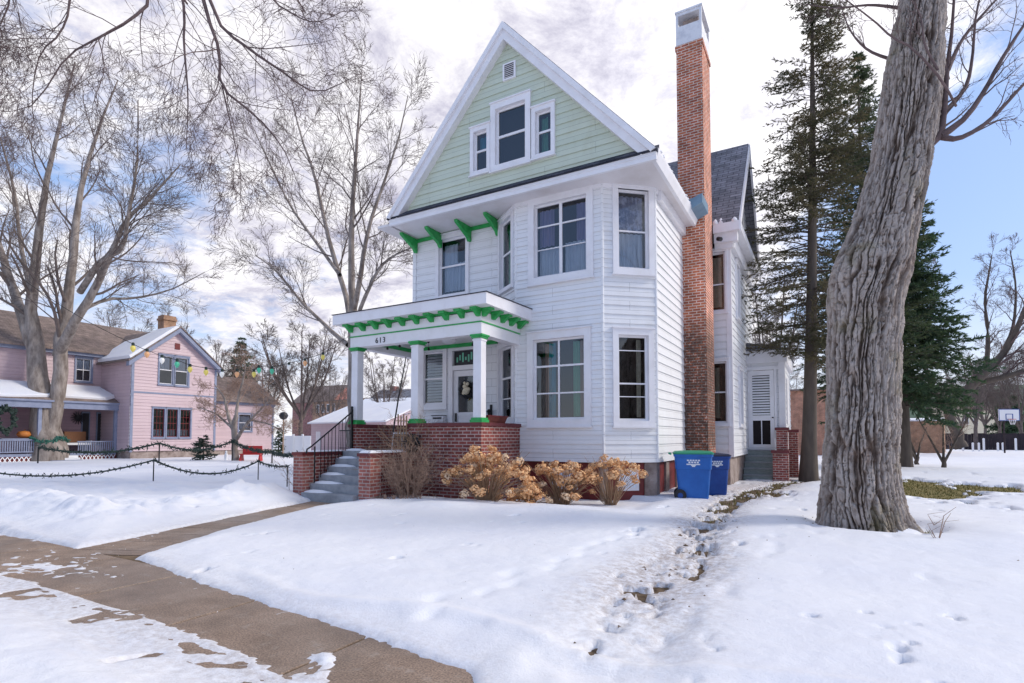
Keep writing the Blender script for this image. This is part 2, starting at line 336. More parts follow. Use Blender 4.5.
class Fr:     # a wall frame: s along the wall (left to right seen from outside), z up, o outward
    def __init__(s, A, B=None, d=None):
        s.A = Vector((A[0], A[1], 0))
        if B is not None: v = Vector((B[0]-A[0], B[1]-A[1], 0)); s.L = v.length; s.d = v.normalized()
        else: s.d = Vector((d[0], d[1], 0)).normalized(); s.L = 0
        s.n = Vector((s.d.y, -s.d.x, 0))
    def p(s, a, z, o=0): q = s.A+s.d*a+s.n*o; return (q.x, q.y, z)
def claps(mb, fr, s0, s1, z0, z1, holes=(), course=.212, proud=.024, lim=None):
    """lapped boards: every course leans out towards its lower edge"""
    nC = int(math.ceil((z1-z0)/course-1e-6))
    for i in range(nC):
        a = z0+i*course; b = min(z0+(i+1)*course, z1)
        cuts = sorted(set([a, b]+[z for h in holes for z in h[2:4] if a < z < b]))
        for za, zb in zip(cuts, cuts[1:]):
            oa = proud*(1-(za-a)/course)+.002; ob = proud*(1-(zb-a)/course)+.002
            def L(z): return (s0, s1) if lim is None else lim(z)
            la, lb = L(za), L(zb)
            hs = sorted([h for h in holes if h[2] < (za+zb)/2 < h[3]])
            edges = [(la[0], lb[0])]+[e for h in hs for e in ((h[0], h[0]), (h[1], h[1]))]+[(la[1], lb[1])]
            for k in range(0, len(edges), 2):
                (xa, xb), (ya, yb) = edges[k], edges[k+1]
                if ya <= xa+1e-4: continue
                yb = max(yb, xb+1e-4)
                zl = za-(.006*course/.212 if za == a and i else 0)
                mb.quad(fr.p(xa, zl, oa), fr.p(ya, zl, oa), fr.p(yb, zb, ob), fr.p(xb, zb, ob))
                if za == a:
                    mb.quad(fr.p(xa, zl, oa-.006), fr.p(ya, zl, oa-.006), fr.p(ya, zl, oa), fr.p(xa, zl, oa))
                    mb.quad(fr.p(xa, zl, oa-.006), fr.p(xa, za, oa-.006), fr.p(ya, za, oa-.006), fr.p(ya, zl, oa-.006))
                    mb.quad(fr.p(xa, za, .0), fr.p(ya, za, .0), fr.p(ya, za, oa-.006), fr.p(xa, za, oa-.006))
    return mb
def wavy(fr, s0, s1, z0, z1, o, amp=.02, per=.12):
    mb = MB(); n = max(4, int((s1-s0)/per*6)); 
    for i in range(n):
        a = s0+(s1-s0)*i/n; b = s0+(s1-s0)*(i+1)/n
        oa = o+amp*math.sin(a/per*6.28+s0*9); ob = o+amp*math.sin(b/per*6.28+s0*9)
        mb.quad(fr.p(a, z0, oa), fr.p(b, z0, ob), fr.p(b, z1, ob), fr.p(a, z1, oa))
    return mb
def window(house, fr, g, casing=.12, bars_s=(), bars_z=(), curtains=(), trim='trim', label=None, sill=True, depth=.55, bar=.028, wall_o=0.02, sash='trim', casw=None):
    """g = visible glass rectangle (s0,s1,z0,z1). The window part holds the casing; sash, pane, recess and curtains hang under it"""
    s0, s1, z0, z1 = g; sw = .05; h = (s0-sw, s1+sw, z0-sw, z1+sw); c = casing
    mb = MB(); P = .045+wall_o
    mb.wbox(fr, h[0]-c, h[0], h[2]-c, h[3]+c*1.1, -.10, P); mb.wbox(fr, h[1], h[1]+c, h[2]-c, h[3]+c*1.1, -.10, P)
    mb.wbox(fr, h[0], h[1], h[3], h[3]+c*1.1, -.10, P-.002); mb.wbox(fr, h[0], h[1], h[2]-c, h[2], -.10, P-.002)
    mb.wbox(fr, h[0]-c-.02, h[1]+c+.02, h[3]+c*1.1, h[3]+c*1.1+.03, -.05, P+.03)
    if sill: mb.wbox(fr, h[0]-c-.02, h[1]+c+.02, h[2]-c-.035, h[2]-c, -.05, P+.035)
    wdw = mb.build('window', trim, house)
    if label: wdw['label'] = label
    sh = MB(); o0, o1 = -.075, -.035
    sh.wbox(fr, h[0]+.001, s0, h[2]+.001, h[3]-.001, o0, o1); sh.wbox(fr, s1, h[1]-.001, h[2]+.001, h[3]-.001, o0, o1)
    sh.wbox(fr, s0, s1, z1, h[3]-.001, o0, o1-.001); sh.wbox(fr, s0, s1, h[2]+.001, z0, o0, o1-.001)
    for b in bars_s:
        b, bw_ = b if isinstance(b, tuple) else (b, bar)
        sh.wbox(fr, b-bw_/2, b+bw_/2, z0, z1, o0, o1+.004)
    for b in bars_z:
        b, bw_ = b if isinstance(b, tuple) else (b, bar)
        sh.wbox(fr, s0, s1, b-bw_/2, b+bw_/2, o0+.002, o1+.002)
    sh.build('sash', sash, wdw)
    MB().quad(fr.p(s0-.01, z0-.01, -.055), fr.p(s1+.01, z0-.01, -.055), fr.p(s1+.01, z1+.01, -.055), fr.p(s0-.01, z1+.01, -.055)).build('pane', 'glass', wdw)
    r = MB(); a, b, lo, hi = h[0]+.002, h[1]-.002, h[2]+.002, h[3]-.002
    for q in ([(a, lo, -.1), (a, hi, -.1), (a, hi, -depth), (a, lo, -depth)], [(b, lo, -.1), (b, lo, -depth), (b, hi, -depth), (b, hi, -.1)],
              [(a, lo, -.1), (a, lo, -depth), (b, lo, -depth), (b, lo, -.1)], [(a, hi, -.1), (b, hi, -.1), (b, hi, -depth), (a, hi, -depth)],
              [(a, lo, -depth), (a, hi, -depth), (b, hi, -depth), (b, lo, -depth)]):
        r.quad(*[fr.p(x, z, o) for x, z, o in q])
    r.build('window_recess', 'dark', wdw)
    for (ca, cb, cz0, cz1, cm) in curtains:
        wavy(fr, ca, cb, cz0, cz1, -.17-random.random()*.03).build('curtain', cm, wdw)
    return (h[0]-.01, h[1]+.01, h[2]-.01, h[3]+.01)
# ------------------------------------------------------------------ numpy noise
def hsh(ix, iy, seed):
    n = (ix.astype(np.int64)*374761393+iy.astype(np.int64)*668265263+seed*1442695041) & 0xffffffff
    n = ((n ^ (n >> 13))*1274126177) & 0xffffffff
    return ((n ^ (n >> 16)) & 0xffff)/65535.0
def vnoise(x, y, seed=0):
    ix = np.floor(x); iy = np.floor(y); fx = x-ix; fy = y-iy; fx = fx*fx*(3-2*fx); fy = fy*fy*(3-2*fy)
    a = hsh(ix, iy, seed); b = hsh(ix+1, iy, seed); c = hsh(ix, iy+1, seed); d = hsh(ix+1, iy+1, seed)
    return (a*(1-fx)+b*fx)*(1-fy)+(c*(1-fx)+d*fx)*fy
def fbm(x, y, s=1.0, o=4, seed=0, g=.5):
    r = 0; a = 1; t = 0
    for i in range(o): r = r+a*vnoise(x*s*2**i+17*i, y*s*2**i-9*i, seed+i); t += a; a *= g
    return r/t-.5
def sstep(a, b, x): t = np.clip((x-a)/(b-a), 0, 1); return t*t*(3-2*t)
def dline(x, y, pts):      # distance to a polyline and the fraction along it
    best = np.full(x.shape, 1e9); side = np.zeros(x.shape)
    for (a, b) in zip(pts, pts[1:]):
        ax, ay = a; bx, by = b; dx, dy = bx-ax, by-ay; t = np.clip(((x-ax)*dx+(y-ay)*dy)/(dx*dx+dy*dy), 0, 1)
        d = np.hypot(x-ax-t*dx, y-ay-t*dy); m = d < best; best = np.where(m, d, best); side = np.where(m, np.sign((x-ax)*dy-(y-ay)*dx), side)
    return best, side
# ------------------------------------------------------------------ THE GROUND
WALK = [(.75, -3.7), (.95, -4.7), (1.85, -7.2), (2.75, -9.3)]
TRACK = [(9.25, -9.2), (8.97, -7.5), (9.0, -5.7), (8.75, -3.2), (8.65, -1.7), (8.6, .5), (8.8, 3), (9.3, 5.9), (10.3, 8.2)]
def terrain(x, y):
    """returns snow height and dirt amount"""
    n1 = fbm(x, y, .45, 4, 3); n2 = fbm(x, y, 3.2, 4, 9); n3 = fbm(x, y, 14, 3, 21)
    h = .115+.09*n1+.022*n2+.010*n3+.006*fbm(x, y, 30, 2, 23)
    left = sstep(1.2, -.6, x)*sstep(-3.0, -5.0, y)
    h = h+.10*left*(1+n2)
    dw, side = dline(x, y, WALK)
    hi = np.interp(x, [-14, 0, 2.2, 3.3, 5, 7.6, 8.5, 8.95, 9.15], [-8.9, -9.05, -9.0, -8.95, -9.2, -9.45, -9.6, -10.1, -10.7])
    lo = np.interp(x, [-8, 0, 3.4, 5.5, 7.0, 7.8, 9], [-10.45, -10.35, -10.0, -9.98, -10.05, -10.25, -10.5])
    sdS = np.minimum(hi-y, y-lo)
    # near side of the pavement: thin broken ice
    thin = sstep(-.95, -.30, y-lo)*sstep(.35, .0, y-lo)*(x < 9.3)
    hwid = np.interp(y, [-9.3, -7.2, -4.7, -3.7], [.62, .42, .36, .45])
    sdW = np.where((y > -9.4) & (y < -3.75), hwid-dw, -9)
    sd = np.maximum(sdS, sdW)+.05*n2+.06*n3+.10*fbm(x, y, 1.1, 2, 40)
    bank = np.exp(-((sd+.38)/.25)**2)
    h = h+bank*(.035+.10*left+.10*fbm(x, y, 2.1, 3, 77)*(1+left))
    # lumps of icy snow on the bank left of the walk
    h = h+left*sstep(2.2, .4, -sd)*(.20*np.abs(fbm(x, y, 2.6, 4, 55))+.09*np.abs(fbm(x, y, 7, 3, 56)))
    bare = sstep(-.10, .05, sd)
    ridge = .55*np.exp(-((x-7.62+(y+10)*.5)/.15)**2)*sstep(-9.55, -9.9, y)*(1+5*fbm(x, y, 7, 4, 71, .65))
    patch = sstep(.10, .22, fbm(x, y*1.6, 6, 5, 90, .65)+.26*np.exp(-(((x-2.6)/1.0)**2+((y+9.70)/.45)**2))-.06)
    bare = bare*(1-np.clip(ridge*1.1*(1+2*n2), 0, 1))*(1-.36*patch)
    h = h*(1-bare)+(-.05)*bare
    ice = -.006+.022*sstep(.15, -.7, y-lo)+.075*fbm(x*.6, y*1.5, 5.5, 5, 33, .65)
    h = h*(1-thin*(1-bare)*.96)+ice*thin*(1-bare)*.96
    h = h+sstep(-10.2, -10.6, y)*(.035*fbm(x, y, 5, 4, 61, .6)+.02*np.abs(fbm(x, y, 11, 3, 62)))
    h = h+left*(.10*np.exp(-((sd+1.0)/.55)**2)+.03)*(1+2.2*n1+1.5*n2)
    h = np.where(h > 0, h*(.30+.70*sstep(.0, -1.0, sd+.25*left)), h)
    # trodden track beside the house
    dt, _ = dline(x, y, TRACK)
    dtn = dt+.25*n1+.12*n2
    tr = sstep(.60, .12, dtn)
    rear = sstep(-2.2, .5, y)
    dents = np.abs(fbm(x, y, 4.3, 3, 64))
    h = h-tr*(.05+.05*dents)
    pt = sstep(.34, .12, dt+.10*n2)*sstep(.07-.10*rear-.13*sstep(-7, -3.5, y), .14-.08*rear-.13*sstep(-7, -3.5, y), fbm(x*1.0, y*.7, 5.2, 5, 101, .6))*sstep(-9.4, -6.5, y)
    h = h-(pt*(.19+.03*rear))
    # driveway beside the side wall
    drv = sstep(7.2, 7.8, x)*sstep(10.3, 9.3, x)*sstep(0, 1.5, y)*sstep(12, 9, y)
    h = h*(1-.55*drv)-drv*.10*sstep(.04, .15, fbm(x*.8, y*.4, 3.4, 5, 120, .6))
    # thawed grass on the right
    gm = np.maximum(np.exp(-(((x-12.7)/1.0)**2+((y-6.2)/3.6)**2)), np.exp(-(((x-14.2)/.8)**2+((y-7.2)/1.5)**2)))
    gm = np.maximum(gm, .9*np.exp(-(((x-10.6)/1.0)**2+((y-8.0)/1.0)**2)))
    h = h-.085*sstep(.05, .6, gm)*(h > .02)
    h = h-sstep(.30, .50, gm+1.3*fbm(x*1.3, y*.6, 2.6, 5, 130, .65))*.22
    # melted ring at the big tree and along the house
    dtree = np.hypot(x-11.04, y+2.22); h = h-.12*np.exp(-((dtree-.72)/.17)**2)*(1+2*n2)+.05*np.exp(-((dtree-1.5)/.6)**2)
    hb = np.exp(-np.maximum(0, np.abs(x-5.2)-2.3)**2/.3)*np.exp(-((y+2.1)/.35)**2)*.0
    # drifts in front of the porch and a long soft hollow
    h = h+.05*np.exp(-((y+3.6)/.8)**2)*sstep(1.6, 2.6, x)*sstep(8.2, 7, x)*(1+2.2*fbm(x, y, 1.0, 2, 12))
    h = h-.10*sstep(-2.75, -2.5, y)*sstep(1.7, 2.4, x)*sstep(7.6, 7.0, x)*(y < -.2)
    h = h+.035*np.exp(-((y+9.0+.12*np.sin(x*2.2))/.10)**2)*sstep(4.5, 6, x)
    dirt = np.clip(sstep(.95, .1, dtn)*.95*sstep(-10, -7, y)+thin*.35+.5*drv+.25*sstep(-.5, 0, sd), 0, 1)
    return h, dirt
FOOT = []
rf = random.Random(5)
for i in range(24):
    t = i/24; FOOT.append((9.35+.9*t*t*2+rf.uniform(-.25, .25), -8.6+7.5*t+rf.uniform(-.1, .1)))
for i in range(5): FOOT.append((rf.uniform(9.6, 14.5), rf.uniform(-9.4, 2.5)))
for i in range(16): FOOT.append((7.6+rf.uniform(-.15, .15)+i*.05, -9.0+i*.35))
def terr2(x, y):
    h, d = terrain(x, y)
    for fx, fy in FOOT:
        m = (np.abs(x-fx) < .4) & (np.abs(y-fy) < .4)
        if m.any(): h = np.where(m, h-.028*np.exp(-(((x-fx)/.075)**2+((y-fy)/.14)**2)), h)
    return h, d
def hz(x, y):
    h, _ = terrain(np.array([float(x)]), np.array([float(y)])); return float(h[0])
def axis(segs):
    out = [segs[0][0]]
    for a, b, st in segs:
        n = max(1, int(round((b-a)/st))); out += [a+(b-a)*(i+1)/n for i in range(n)]
    return np.array(out)
ax = axis([(-700, -100, 40), (-100, -34, 4), (-34, -8, .45), (-8, -1, .10), (-1, 11.5, .035), (11.5, 16, .07), (16, 40, .5), (40, 100, 4), (100, 700, 40)])
ay = axis([(-60, -12, 2), (-12, -11.2, .1), (-11.2, -7, .032), (-7, 0, .055), (0, 11, .09), (11, 40, .6), (40, 120, 5), (120, 900, 40)])
X, Y = np.meshgrid(ax, ay); H, Dd = terr2(X, Y)
nx, ny = len(ax), len(ay)
idx = np.arange(nx*ny).reshape(ny, nx); q = np.stack([idx[:-1, :-1], idx[:-1, 1:], idx[1:, 1:], idx[1:, :-1]], -1).reshape(-1, 4)
def fastmesh(name, V, Q, mat, smooth=False):
    me = bpy.data.meshes.new(name); me.vertices.add(len(V)); me.vertices.foreach_set('co', np.asarray(V, np.float32).ravel())
    k = Q.shape[1]; me.loops.add(Q.size); me.loops.foreach_set('vertex_index', Q.astype(np.int32).ravel())
    me.polygons.add(len(Q)); me.polygons.foreach_set('loop_start', np.arange(0, Q.size, k, dtype=np.int32)); me.polygons.foreach_set('loop_total', np.full(len(Q), k, np.int32))
    if smooth: me.polygons.foreach_set('use_smooth', np.ones(len(Q), bool))
    me.update(calc_edges=True); me.validate()
    if mat: me.materials.append(M[mat] if isinstance(mat, str) else mat)
    return me
me = fastmesh('snow_ground', np.stack([X.ravel(), Y.ravel(), H.ravel()], 1), q, 'snow', True)
at = me.attributes.new('dirt', 'FLOAT', 'POINT'); at.data.foreach_set('value', Dd.ravel().astype(np.float32))
o = bpy.data.objects.new('snow_ground', me); col.objects.link(o); props(o, 'white snow cover lying over the yards', kind='structure')
mb = MB(); mb.box(-700, 700, -60, 900, -.3, -.012); props(mb.build('ground', 'soil'), 'brown and olive earth under the snow', kind='structure')
mb = MB()     # pavement slabs
x = -12.0
while x < 10: mb.box(x+.013, x+1.487, -10.75, -9.0, -.2, .0); x += 1.5
props(mb.build('sidewalk', 'pave', bev=.006), 'damp brown concrete sidewalk slabs', kind='structure')
mb = MB()
for i in range(len(WALK)-1):
    a = Vector((*WALK[i], 0)); b = Vector((*WALK[i+1], 0)); n = 4 if i else 1
    for k in range(n):
        p = a.lerp(b, k/n); r = a.lerp(b, (k+1)/n); d = (r-p).normalized(); e = Vector((d.y, -d.x, 0))*.62; g = d*.006
        if r.y < -8.95: r.y = -8.95
        mb.hexa([p-e+g-Vector((0, 0, .2)), p+e+g-Vector((0, 0, .2)), r+e-g-Vector((0, 0, .2)), r-e-g-Vector((0, 0, .2)), p-e+g-Vector((0, 0, .004)), p+e+g-Vector((0, 0, .004)), r+e-g-Vector((0, 0, .004)), r-e-g-Vector((0, 0, .004))])
props(mb.build('front_walk', 'pave'), 'damp concrete walk to the front steps', kind='structure')
# far wooded hills
Vh = []; Fh = []; N = 90
for j, (R, hs) in enumerate(((430, 0), (470, .55), (540, 1.0), (640, .6))):
    for i in range(N+1):
        t = i/N; a = math.radians(-30+t*150)       # bearing measured from +x towards +y
        e = 26+16*fbm(np.array([t*7.]), np.array([j*.2]), 1, 4, 5)[0]+9*math.exp(-((t-.16)/.12)**2)+14*math.exp(-((t-.75)/.2)**2)
        Vh.append((CAM.x+R*math.cos(a), CAM.y+R*math.sin(a), hs*e-1))
for j in range(3):
    for i in range(N): a = j*(N+1)+i; Fh.append((a, a+1, a+N+2, a+N+1))
mb = MB(); mb.add(Vh, Fh); props(mb.build('wooded_hills', 'hill', smooth=True), 'distant wooded hills', kind='structure')

# ------------------------------------------------------------------ THE MAIN HOUSE
HO = (3.8, 3, 0)
house = empty('victorian_house', HO, 'tall white sided house with sage green gable, tall brick chimney and open columned porch', 'house')
ZS, ZE = .86, 7.25
A0 = (0, 0); J = (2.889, 0); C1 = (3.834, -.7); C2 = (6.093, -.7); C3 = (7.084, .141)
FW = Fr(A0, J); F1 = Fr(J, C1); F2 = Fr(C1, C2); F3 = Fr(C2, C3); FS = Fr(C3, (7.084, 4.49)); FL = Fr((0, 12), (0, 0))
walls = MB()
h1 = []
# front wall windows
h1.append(window(house, FW, (.98, 1.81, 5.50, 7.02), .11, bars_z=[(6.28, .05)], curtains=[(.98, 1.81, 5.6, 6.4, 'lace'), (.98, 1.45, 6.4, 6.95, 'lace')], label='second floor window with pale curtains above the porch'))
h1.append(window(house, FW, (.40, 1.05, 2.42, 3.82), .13, bars_z=[(3.1, .05)], label='porch window filled with white slatted blinds'))
bl = MB()
for i in range(17):
    z = 2.46+i*.082; bl.add([FW.p(.42, z, -.115), FW.p(1.03, z, -.115), FW.p(1.03, z+.070, -.135), FW.p(.42, z+.070, -.135)], [(0, 1, 2, 3)])
bl.build('window_blind', 'blind', house)
# door and transom
h1.append((1.43, 2.37, 1.12, 3.86))
dr = MB(); dr.wbox(FW, 1.30, 1.43, 1.10, 3.98, -.1, .06); dr.wbox(FW, 2.37, 2.50, 1.10, 3.98, -.1, .06); dr.wbox(FW, 1.43, 2.37, 3.84, 3.98, -.1, .058); dr.wbox(FW, 1.43, 2.37, 3.29, 3.42, -.1, .05)
frame = dr.build('door_frame', 'trim', house)
dr = MB(); dr.wbox(FW, 1.44, 1.58, 1.12, 3.28, -.06, -.01); dr.wbox(FW, 2.22, 2.36, 1.12, 3.28, -.06, -.01); dr.wbox(FW, 1.58, 2.22, 3.12, 3.28, -.06, -.012)
dr.wbox(FW, 1.58, 2.22, 2.02, 2.12, -.06, -.012); dr.wbox(FW, 1.58, 2.22, 1.12, 1.34, -.06, -.012); dr.wbox(FW, 1.58, 2.22, 1.34, 2.02, -.05, -.03)
door = dr.build('front_door', 'trim', house)
MB().wbox(FW, 1.575, 2.225, 2.11, 3.13, -.04, -.036).build('pane', 'glass', door)
MB().wbox(FW, 1.5, 1.55, 1.86, 2.10, -.01, .03).build('handle', 'iron', door)
MB().wbox(FW, 1.46, 2.35, 1.12, 3.30, -.5, -.09).build('inner_door', 'blind', door)
tr = MB(); tr.wbox(FW, 1.44, 2.36, 3.43, 3.83, -.06, -.03); tro = tr.build('transom', 'basin', house); tro['label'] = 'dark transom glass with pale green pattern'
mbp = MB()
for i in range(9):
    s = 1.52+i*.095; mbp.wbox(FW, s, s+.05, 3.52+.05*(i % 2), 3.66+.06*(i % 3), -.03, -.026)
mbp.build('glass_pattern', 'sage', tro)
h1b = [h for h in h1]
claps(walls, FW, 0, FW.L, ZS, ZE, h1b)
# first facet
a = [window(house, F1, (.27, .93, 5.35, 7.02), .09, bars_z=[(6.2, .05)], curtains=[(.27, .6, 5.4, 6.9, 'sage')]),
     window(house, F1, (.22, .95, 1.95, 3.70), .09, bars_z=[(2.95, .05), (2.42, .03)], curtains=[(.5, .75, 2.0, 3.6, 'lace')], label='tall narrow porch-side window of the bay')]
claps(walls, F1, 0, F1.L, ZS, ZE, a)
# second facet (front of the bay)
s = 3.834
a = [window(house, F2, (4.41-s, 5.68-s, 5.34, 7.04), .16, bars_s=[(5.04-s, .075)], bars_z=[(6.55, .035), (5.98, .02)], curtains=[(4.41-s, 4.80-s, 6.1, 7.0, 'purple'), (5.40-s, 5.68-s, 6.1, 7.0, 'purple'), (4.41-s, 4.99-s, 5.36, 6.05, 'lace'), (5.1-s, 5.68-s, 5.36, 6.1, 'lace')], label='upper double window of the bay with purple and lace curtains', depth=.4),
     window(house, F2, (4.38-s, 5.61-s, 1.90, 3.73), .16, bars_s=[(4.98-s, .045)], bars_z=[(3.13, .045), (2.48, .035)], curtains=[(4.66-s, 4.84-s, 1.92, 3.7, 'teal'), (4.56-s, 4.66-s, 1.92, 3.7, 'browncur'), (5.30-s, 5.46-s, 1.92, 3.7, 'sage'), (5.46-s, 5.6-s, 1.92, 3.7, 'browncur')], label='lower six-pane window of the bay with teal and green curtains', depth=.5)]
claps(walls, F2, 0, F2.L, ZS, ZE, a)
a = [window(house, F3, (.42, 1.07, 5.36, 7.11), .13, bars_z=[(6.2, .035)], curtains=[(.42, 1.07, 6.22, 7.08, 'pattern'), (.42, 1.07, 5.4, 6.2, 'lace')], label='upper narrow bay window with patterned valance'),
     window(house, F3, (.40, 1.03, 1.86, 3.72), .13, bars_z=[(3.42, .02), (2.66, .035), (2.36, .02)], curtains=[(.88, .98, 1.9, 3.7, 'cream')], label='lower narrow bay window with dark glass')]
claps(walls, F3, 0, F3.L, ZS, ZE, a)
claps(walls, FS, 0, FS.L, ZS, ZE)
claps(walls, FL, 0, FL.L, ZS, ZE)
FB = Fr((7.084, 12), (0, 12)); claps(walls, FB, 0, FB.L, ZS, ZE)
walls.build('siding_wall', 'siding', house)
# corner boards at the bay
cb = MB()
for (x, y) in (C1, C2, C3): cb.lathe((x, y, 0), [(.035, ZS), (.035, ZE)], 8)
cb.box(-.03, .09, -.035, .09, ZS, ZE)
cb.build('corner_board', 'siding', house)
# frieze above the windows on the bay
fz = MB()
for fr in (F1, F2, F3, FS): fz.wbox(fr, 0, fr.L, 7.16, 7.26, 0, .05)
fz.build('frieze_board', 'trim', house)
# porch back wall: cream siding overlay between the openings
cw = MB(); claps(cw, FW, 1.27, 1.30, 1.1, 3.9)
# gable
UL, UR, ZB, ZA = .16, 7.47, 7.40, 11.50; UM = (UL+UR)/2; SL = (ZA-ZB)/(UR-UM)
FG = Fr((UL, -1.10), (UR, -1.10)); gw = MB()
a = []
def gwin(g, bz, cur, **k): a.append(window(house, FG, (g[0]-UL, g[1]-UL, g[2], g[3]), k.pop('c', .10), bars_z=bz, curtains=[(c[0]-UL, c[1]-UL)+c[2:] for c in cur], depth=.35, **k))
gwin((2.90, 3.20, 8.18, 9.10), [(8.66, .05)], [(2.9, 3.2, 8.7, 9.08, 'teal')], label='left small attic window')
gwin((3.55, 4.29, 8.18, 9.50), [(8.86, .06)], [], label='tall middle attic window', c=.14)
gwin((4.66, 4.97, 8.16, 9.10), [(8.66, .05)], [(4.66, 4.84, 8.2, 9.08, 'sage')], label='right small attic window')
claps(gw, FG, 0, UR-UL, ZB+.02, ZA-.12, a, .255, .022, lim=lambda z: (max(0, (z-ZB)/SL)+.08, (UR-UL)-max(0, (z-ZB)/SL)-.08))
gw.build('gable_wall', 'green_siding', house)
vt = MB(); v0, v1 = 3.76-UL, 4.02-UL; vt.wbox(FG, v0-.05, v1+.05, 10.20, 10.62, 0, .05); vto = vt.build('gable_vent', 'trim', house)
MB().wbox(FG, v0, v1, 10.24, 10.58, .04, .052).build('vent_opening', 'dark', vto)
vt = MB()
for i in range(7): vt.wbox(FG, v0, v1, 10.25+i*.047, 10.263+i*.047, .045, .058)
vt.build('louvre', 'trim', vto)
# main roof: two thick slopes
rf_ = MB(); YF, YB = -1.26, 12.3
for sgn, xe in ((-1, UL), (1, UR)):
    ex = xe+sgn*.02; ez = ZB-.02*SL
    pts = [(ex, YF, ez), (UM, YF, ZA), (UM, YF, ZA+.10), (ex-(-sgn)*0, YF, ez+.10)]
    rf_.extrude(pts if sgn < 0 else pts[::-1], (0, YB-YF, 0))
roof = rf_.build('main_roof', 'shingle', house)
rk = MB()
for sgn, xe in ((-1, UL), (1, UR)):
    for (dn0, dn1, y0, y1) in ((0, .42, -1.30, -1.10), (0, .17, -1.36, -1.30)):
        ex = xe+sgn*.03; ez = ZB-.03*SL+.06
        p = [(ex, y0, ez), (UM, y0, ZA+.06), (UM, y0, ZA+.06-dn1), (ex-sgn*dn1/SL*.0, y0, ez-dn1)]
        # trim the foot so that the board dies on the pent roof
        foot = ZB-.02
        t = (foot-(ez-dn1))/((ZA+.06-dn1)-(ez-dn1)); xf = ex+(UM-ex)*t
        t2 = (foot-ez)/((ZA+.06)-ez) if ez < foot else 0; xo = ex+(UM-ex)*t2
        p = [(xo, y0, max(ez, foot)), (UM, y0, ZA+.06), (UM, y0, ZA+.06-dn1), (xf, y0, foot)]
        rk.extrude(p if sgn > 0 else p[::-1], (0, y1-y0, 0))
rk.build('rake_board', 'trim', house)
pr_ = MB(); pr_.extrude([(UL-.05, -1.10, 7.60), (UL-.05, -1.32, 7.42), (UL-.05, -1.32, 7.385), (UL-.05, -1.10, 7.385)], (UR-UL+.10, 0, 0)); pr_.build('pent_roof', 'pent', house)
sf = MB(); sf.box(UL+.03, UR-.08, -1.22, 3.0, ZE, ZE+.06); sf.box(-.30, 0.10, -1.22, 12, ZE, ZE+.06)
sf.build('soffit', 'soffit', house)
fa = MB(); fa.box(UL+.0, UR+.03, -1.27, -1.20, 7.22, 7.385); fa.box(UL+.0, UR+.02, -1.285, -1.269, 7.32, 7.383)
fa.extrude([(UR-.08, 2.9, 7.22), (UR+.0, 2.9, 7.22), (UR+.06, 2.9, 7.40), (UR+.06, 2.9, 7.48), (UR-.08, 2.9, 7.48)], (0, -4.11, 0))
fa.box(6.2, 6.9, -1.0, -.99, 7.2, 7.2)if 0 else None
# crown moulding stepping down to the side wall
fa.box(7.10, 7.20, .30, 2.93, 7.02, 7.249)
fa.build('cornice', 'trim', house)
g = MB(); g.extrude([(7.45, 2.05, 7.35), (7.80, 2.05, 7.50), (7.80, 2.05, 7.74), (7.45, 2.05, 7.62)], (0, .85, 0)); g.build('gutter_end', 'bluemetal', house)
g = MB(); 
for i in range(14): g.lathe((7.50+random.uniform(-.02, .02), -1.0+i*.24, 7.47), [(.02, -.02), (.035+random.random()*.03, 0), (.03, .03), (.01, .04+random.random()*.02)], 7)
g.build('eave_snow', 'snowcap', house, smooth=True)
# green brackets and band under the front eave
for bx in (.04, .937, 1.94, 2.86):
    m_ = MB(); m_.extrude([(bx, -.02, 6.84), (bx, -.09, 6.84), (bx, -.15, 6.93), (bx, -.70, 7.18), (bx, -.72, 7.245), (bx, -.02, 7.245)], (.10, 0, 0)); m_.build('eave_bracket', 'green', house, bev=.008)
MB().box(.14, 2.88, -.055, -.022, 7.14, 7.245).build('green_band', 'green', house)
# foundation
fd = MB(); fd.box(.1, 7.0, .12, 12, -.2, ZS-.005); 
fd.extrude([(2.95, .06, -.2), (3.87, -.62, -.2), (6.05, -.62, -.2), (6.98, .16, -.2), (6.98, .5, -.2), (2.95, .5, -.2)][::-1], (0, 0, 1.055)); fd.build('foundation', 'maroon', house)
for fr, s0, s1 in ((F3, 1.0, 1.28), (F3, -.05, .12), (FS, .0, .30), (FS, .9, 1.2), (FS, 2.0, 2.4)): st = MB(); st.wbox(fr, s0, s1, -.2, ZS-.004, -.3, -.035 if fr is F3 else -.03); st.build('stone_pier', 'stone', house, bev=.02)
for fr, s0, s1 in ((F3, .36, .86), (F2, .95, 1.6)):
    b = MB(); b.wbox(fr, s0, s1, .22, .70, -.2, -.05); wq = b.build('basement_window', 'trim', house); b = MB(); b.wbox(fr, s0+.07, s1-.07, .29, .63, -.1, -.046); b.build('pane', 'lace', wq)
# chimney
ch = MB(); ch.box(7.0, 7.70, 2.935, 4.08, -.2, 12.35); ch.box(6.97, 7.73, 2.905, 4.11, 12.35, 12.47)
cho = ch.build('chimney', 'chimney_brick', house)
b = MB(); x0, x1, y0, y1 = 7.0, 7.70, 2.93, 4.08; zb, zm, zt = 12.47, 13.02, 13.42
b.box(x0, x1, y0, y1, zb, zm)
for (px_, py_) in ((x0, y0), (x1-.06, y0), (x0, y1-.06), (x1-.06, y1-.06)): b.box(px_, px_+.06, py_, py_+.06, zm, zt)
b.box(x0-.02, x1+.02, y0-.02, y1+.02, zt, zt+.05); b.box(x0+.06, x1-.06, y0+.005, y0+.02, zt-.08, zt); b.build('chimney_cap', 'metal', cho)
MB().box(x0+.14, x1-.14, y0+.25, y1-.2, zm, zt-.1).build('flue', 'stone', cho)
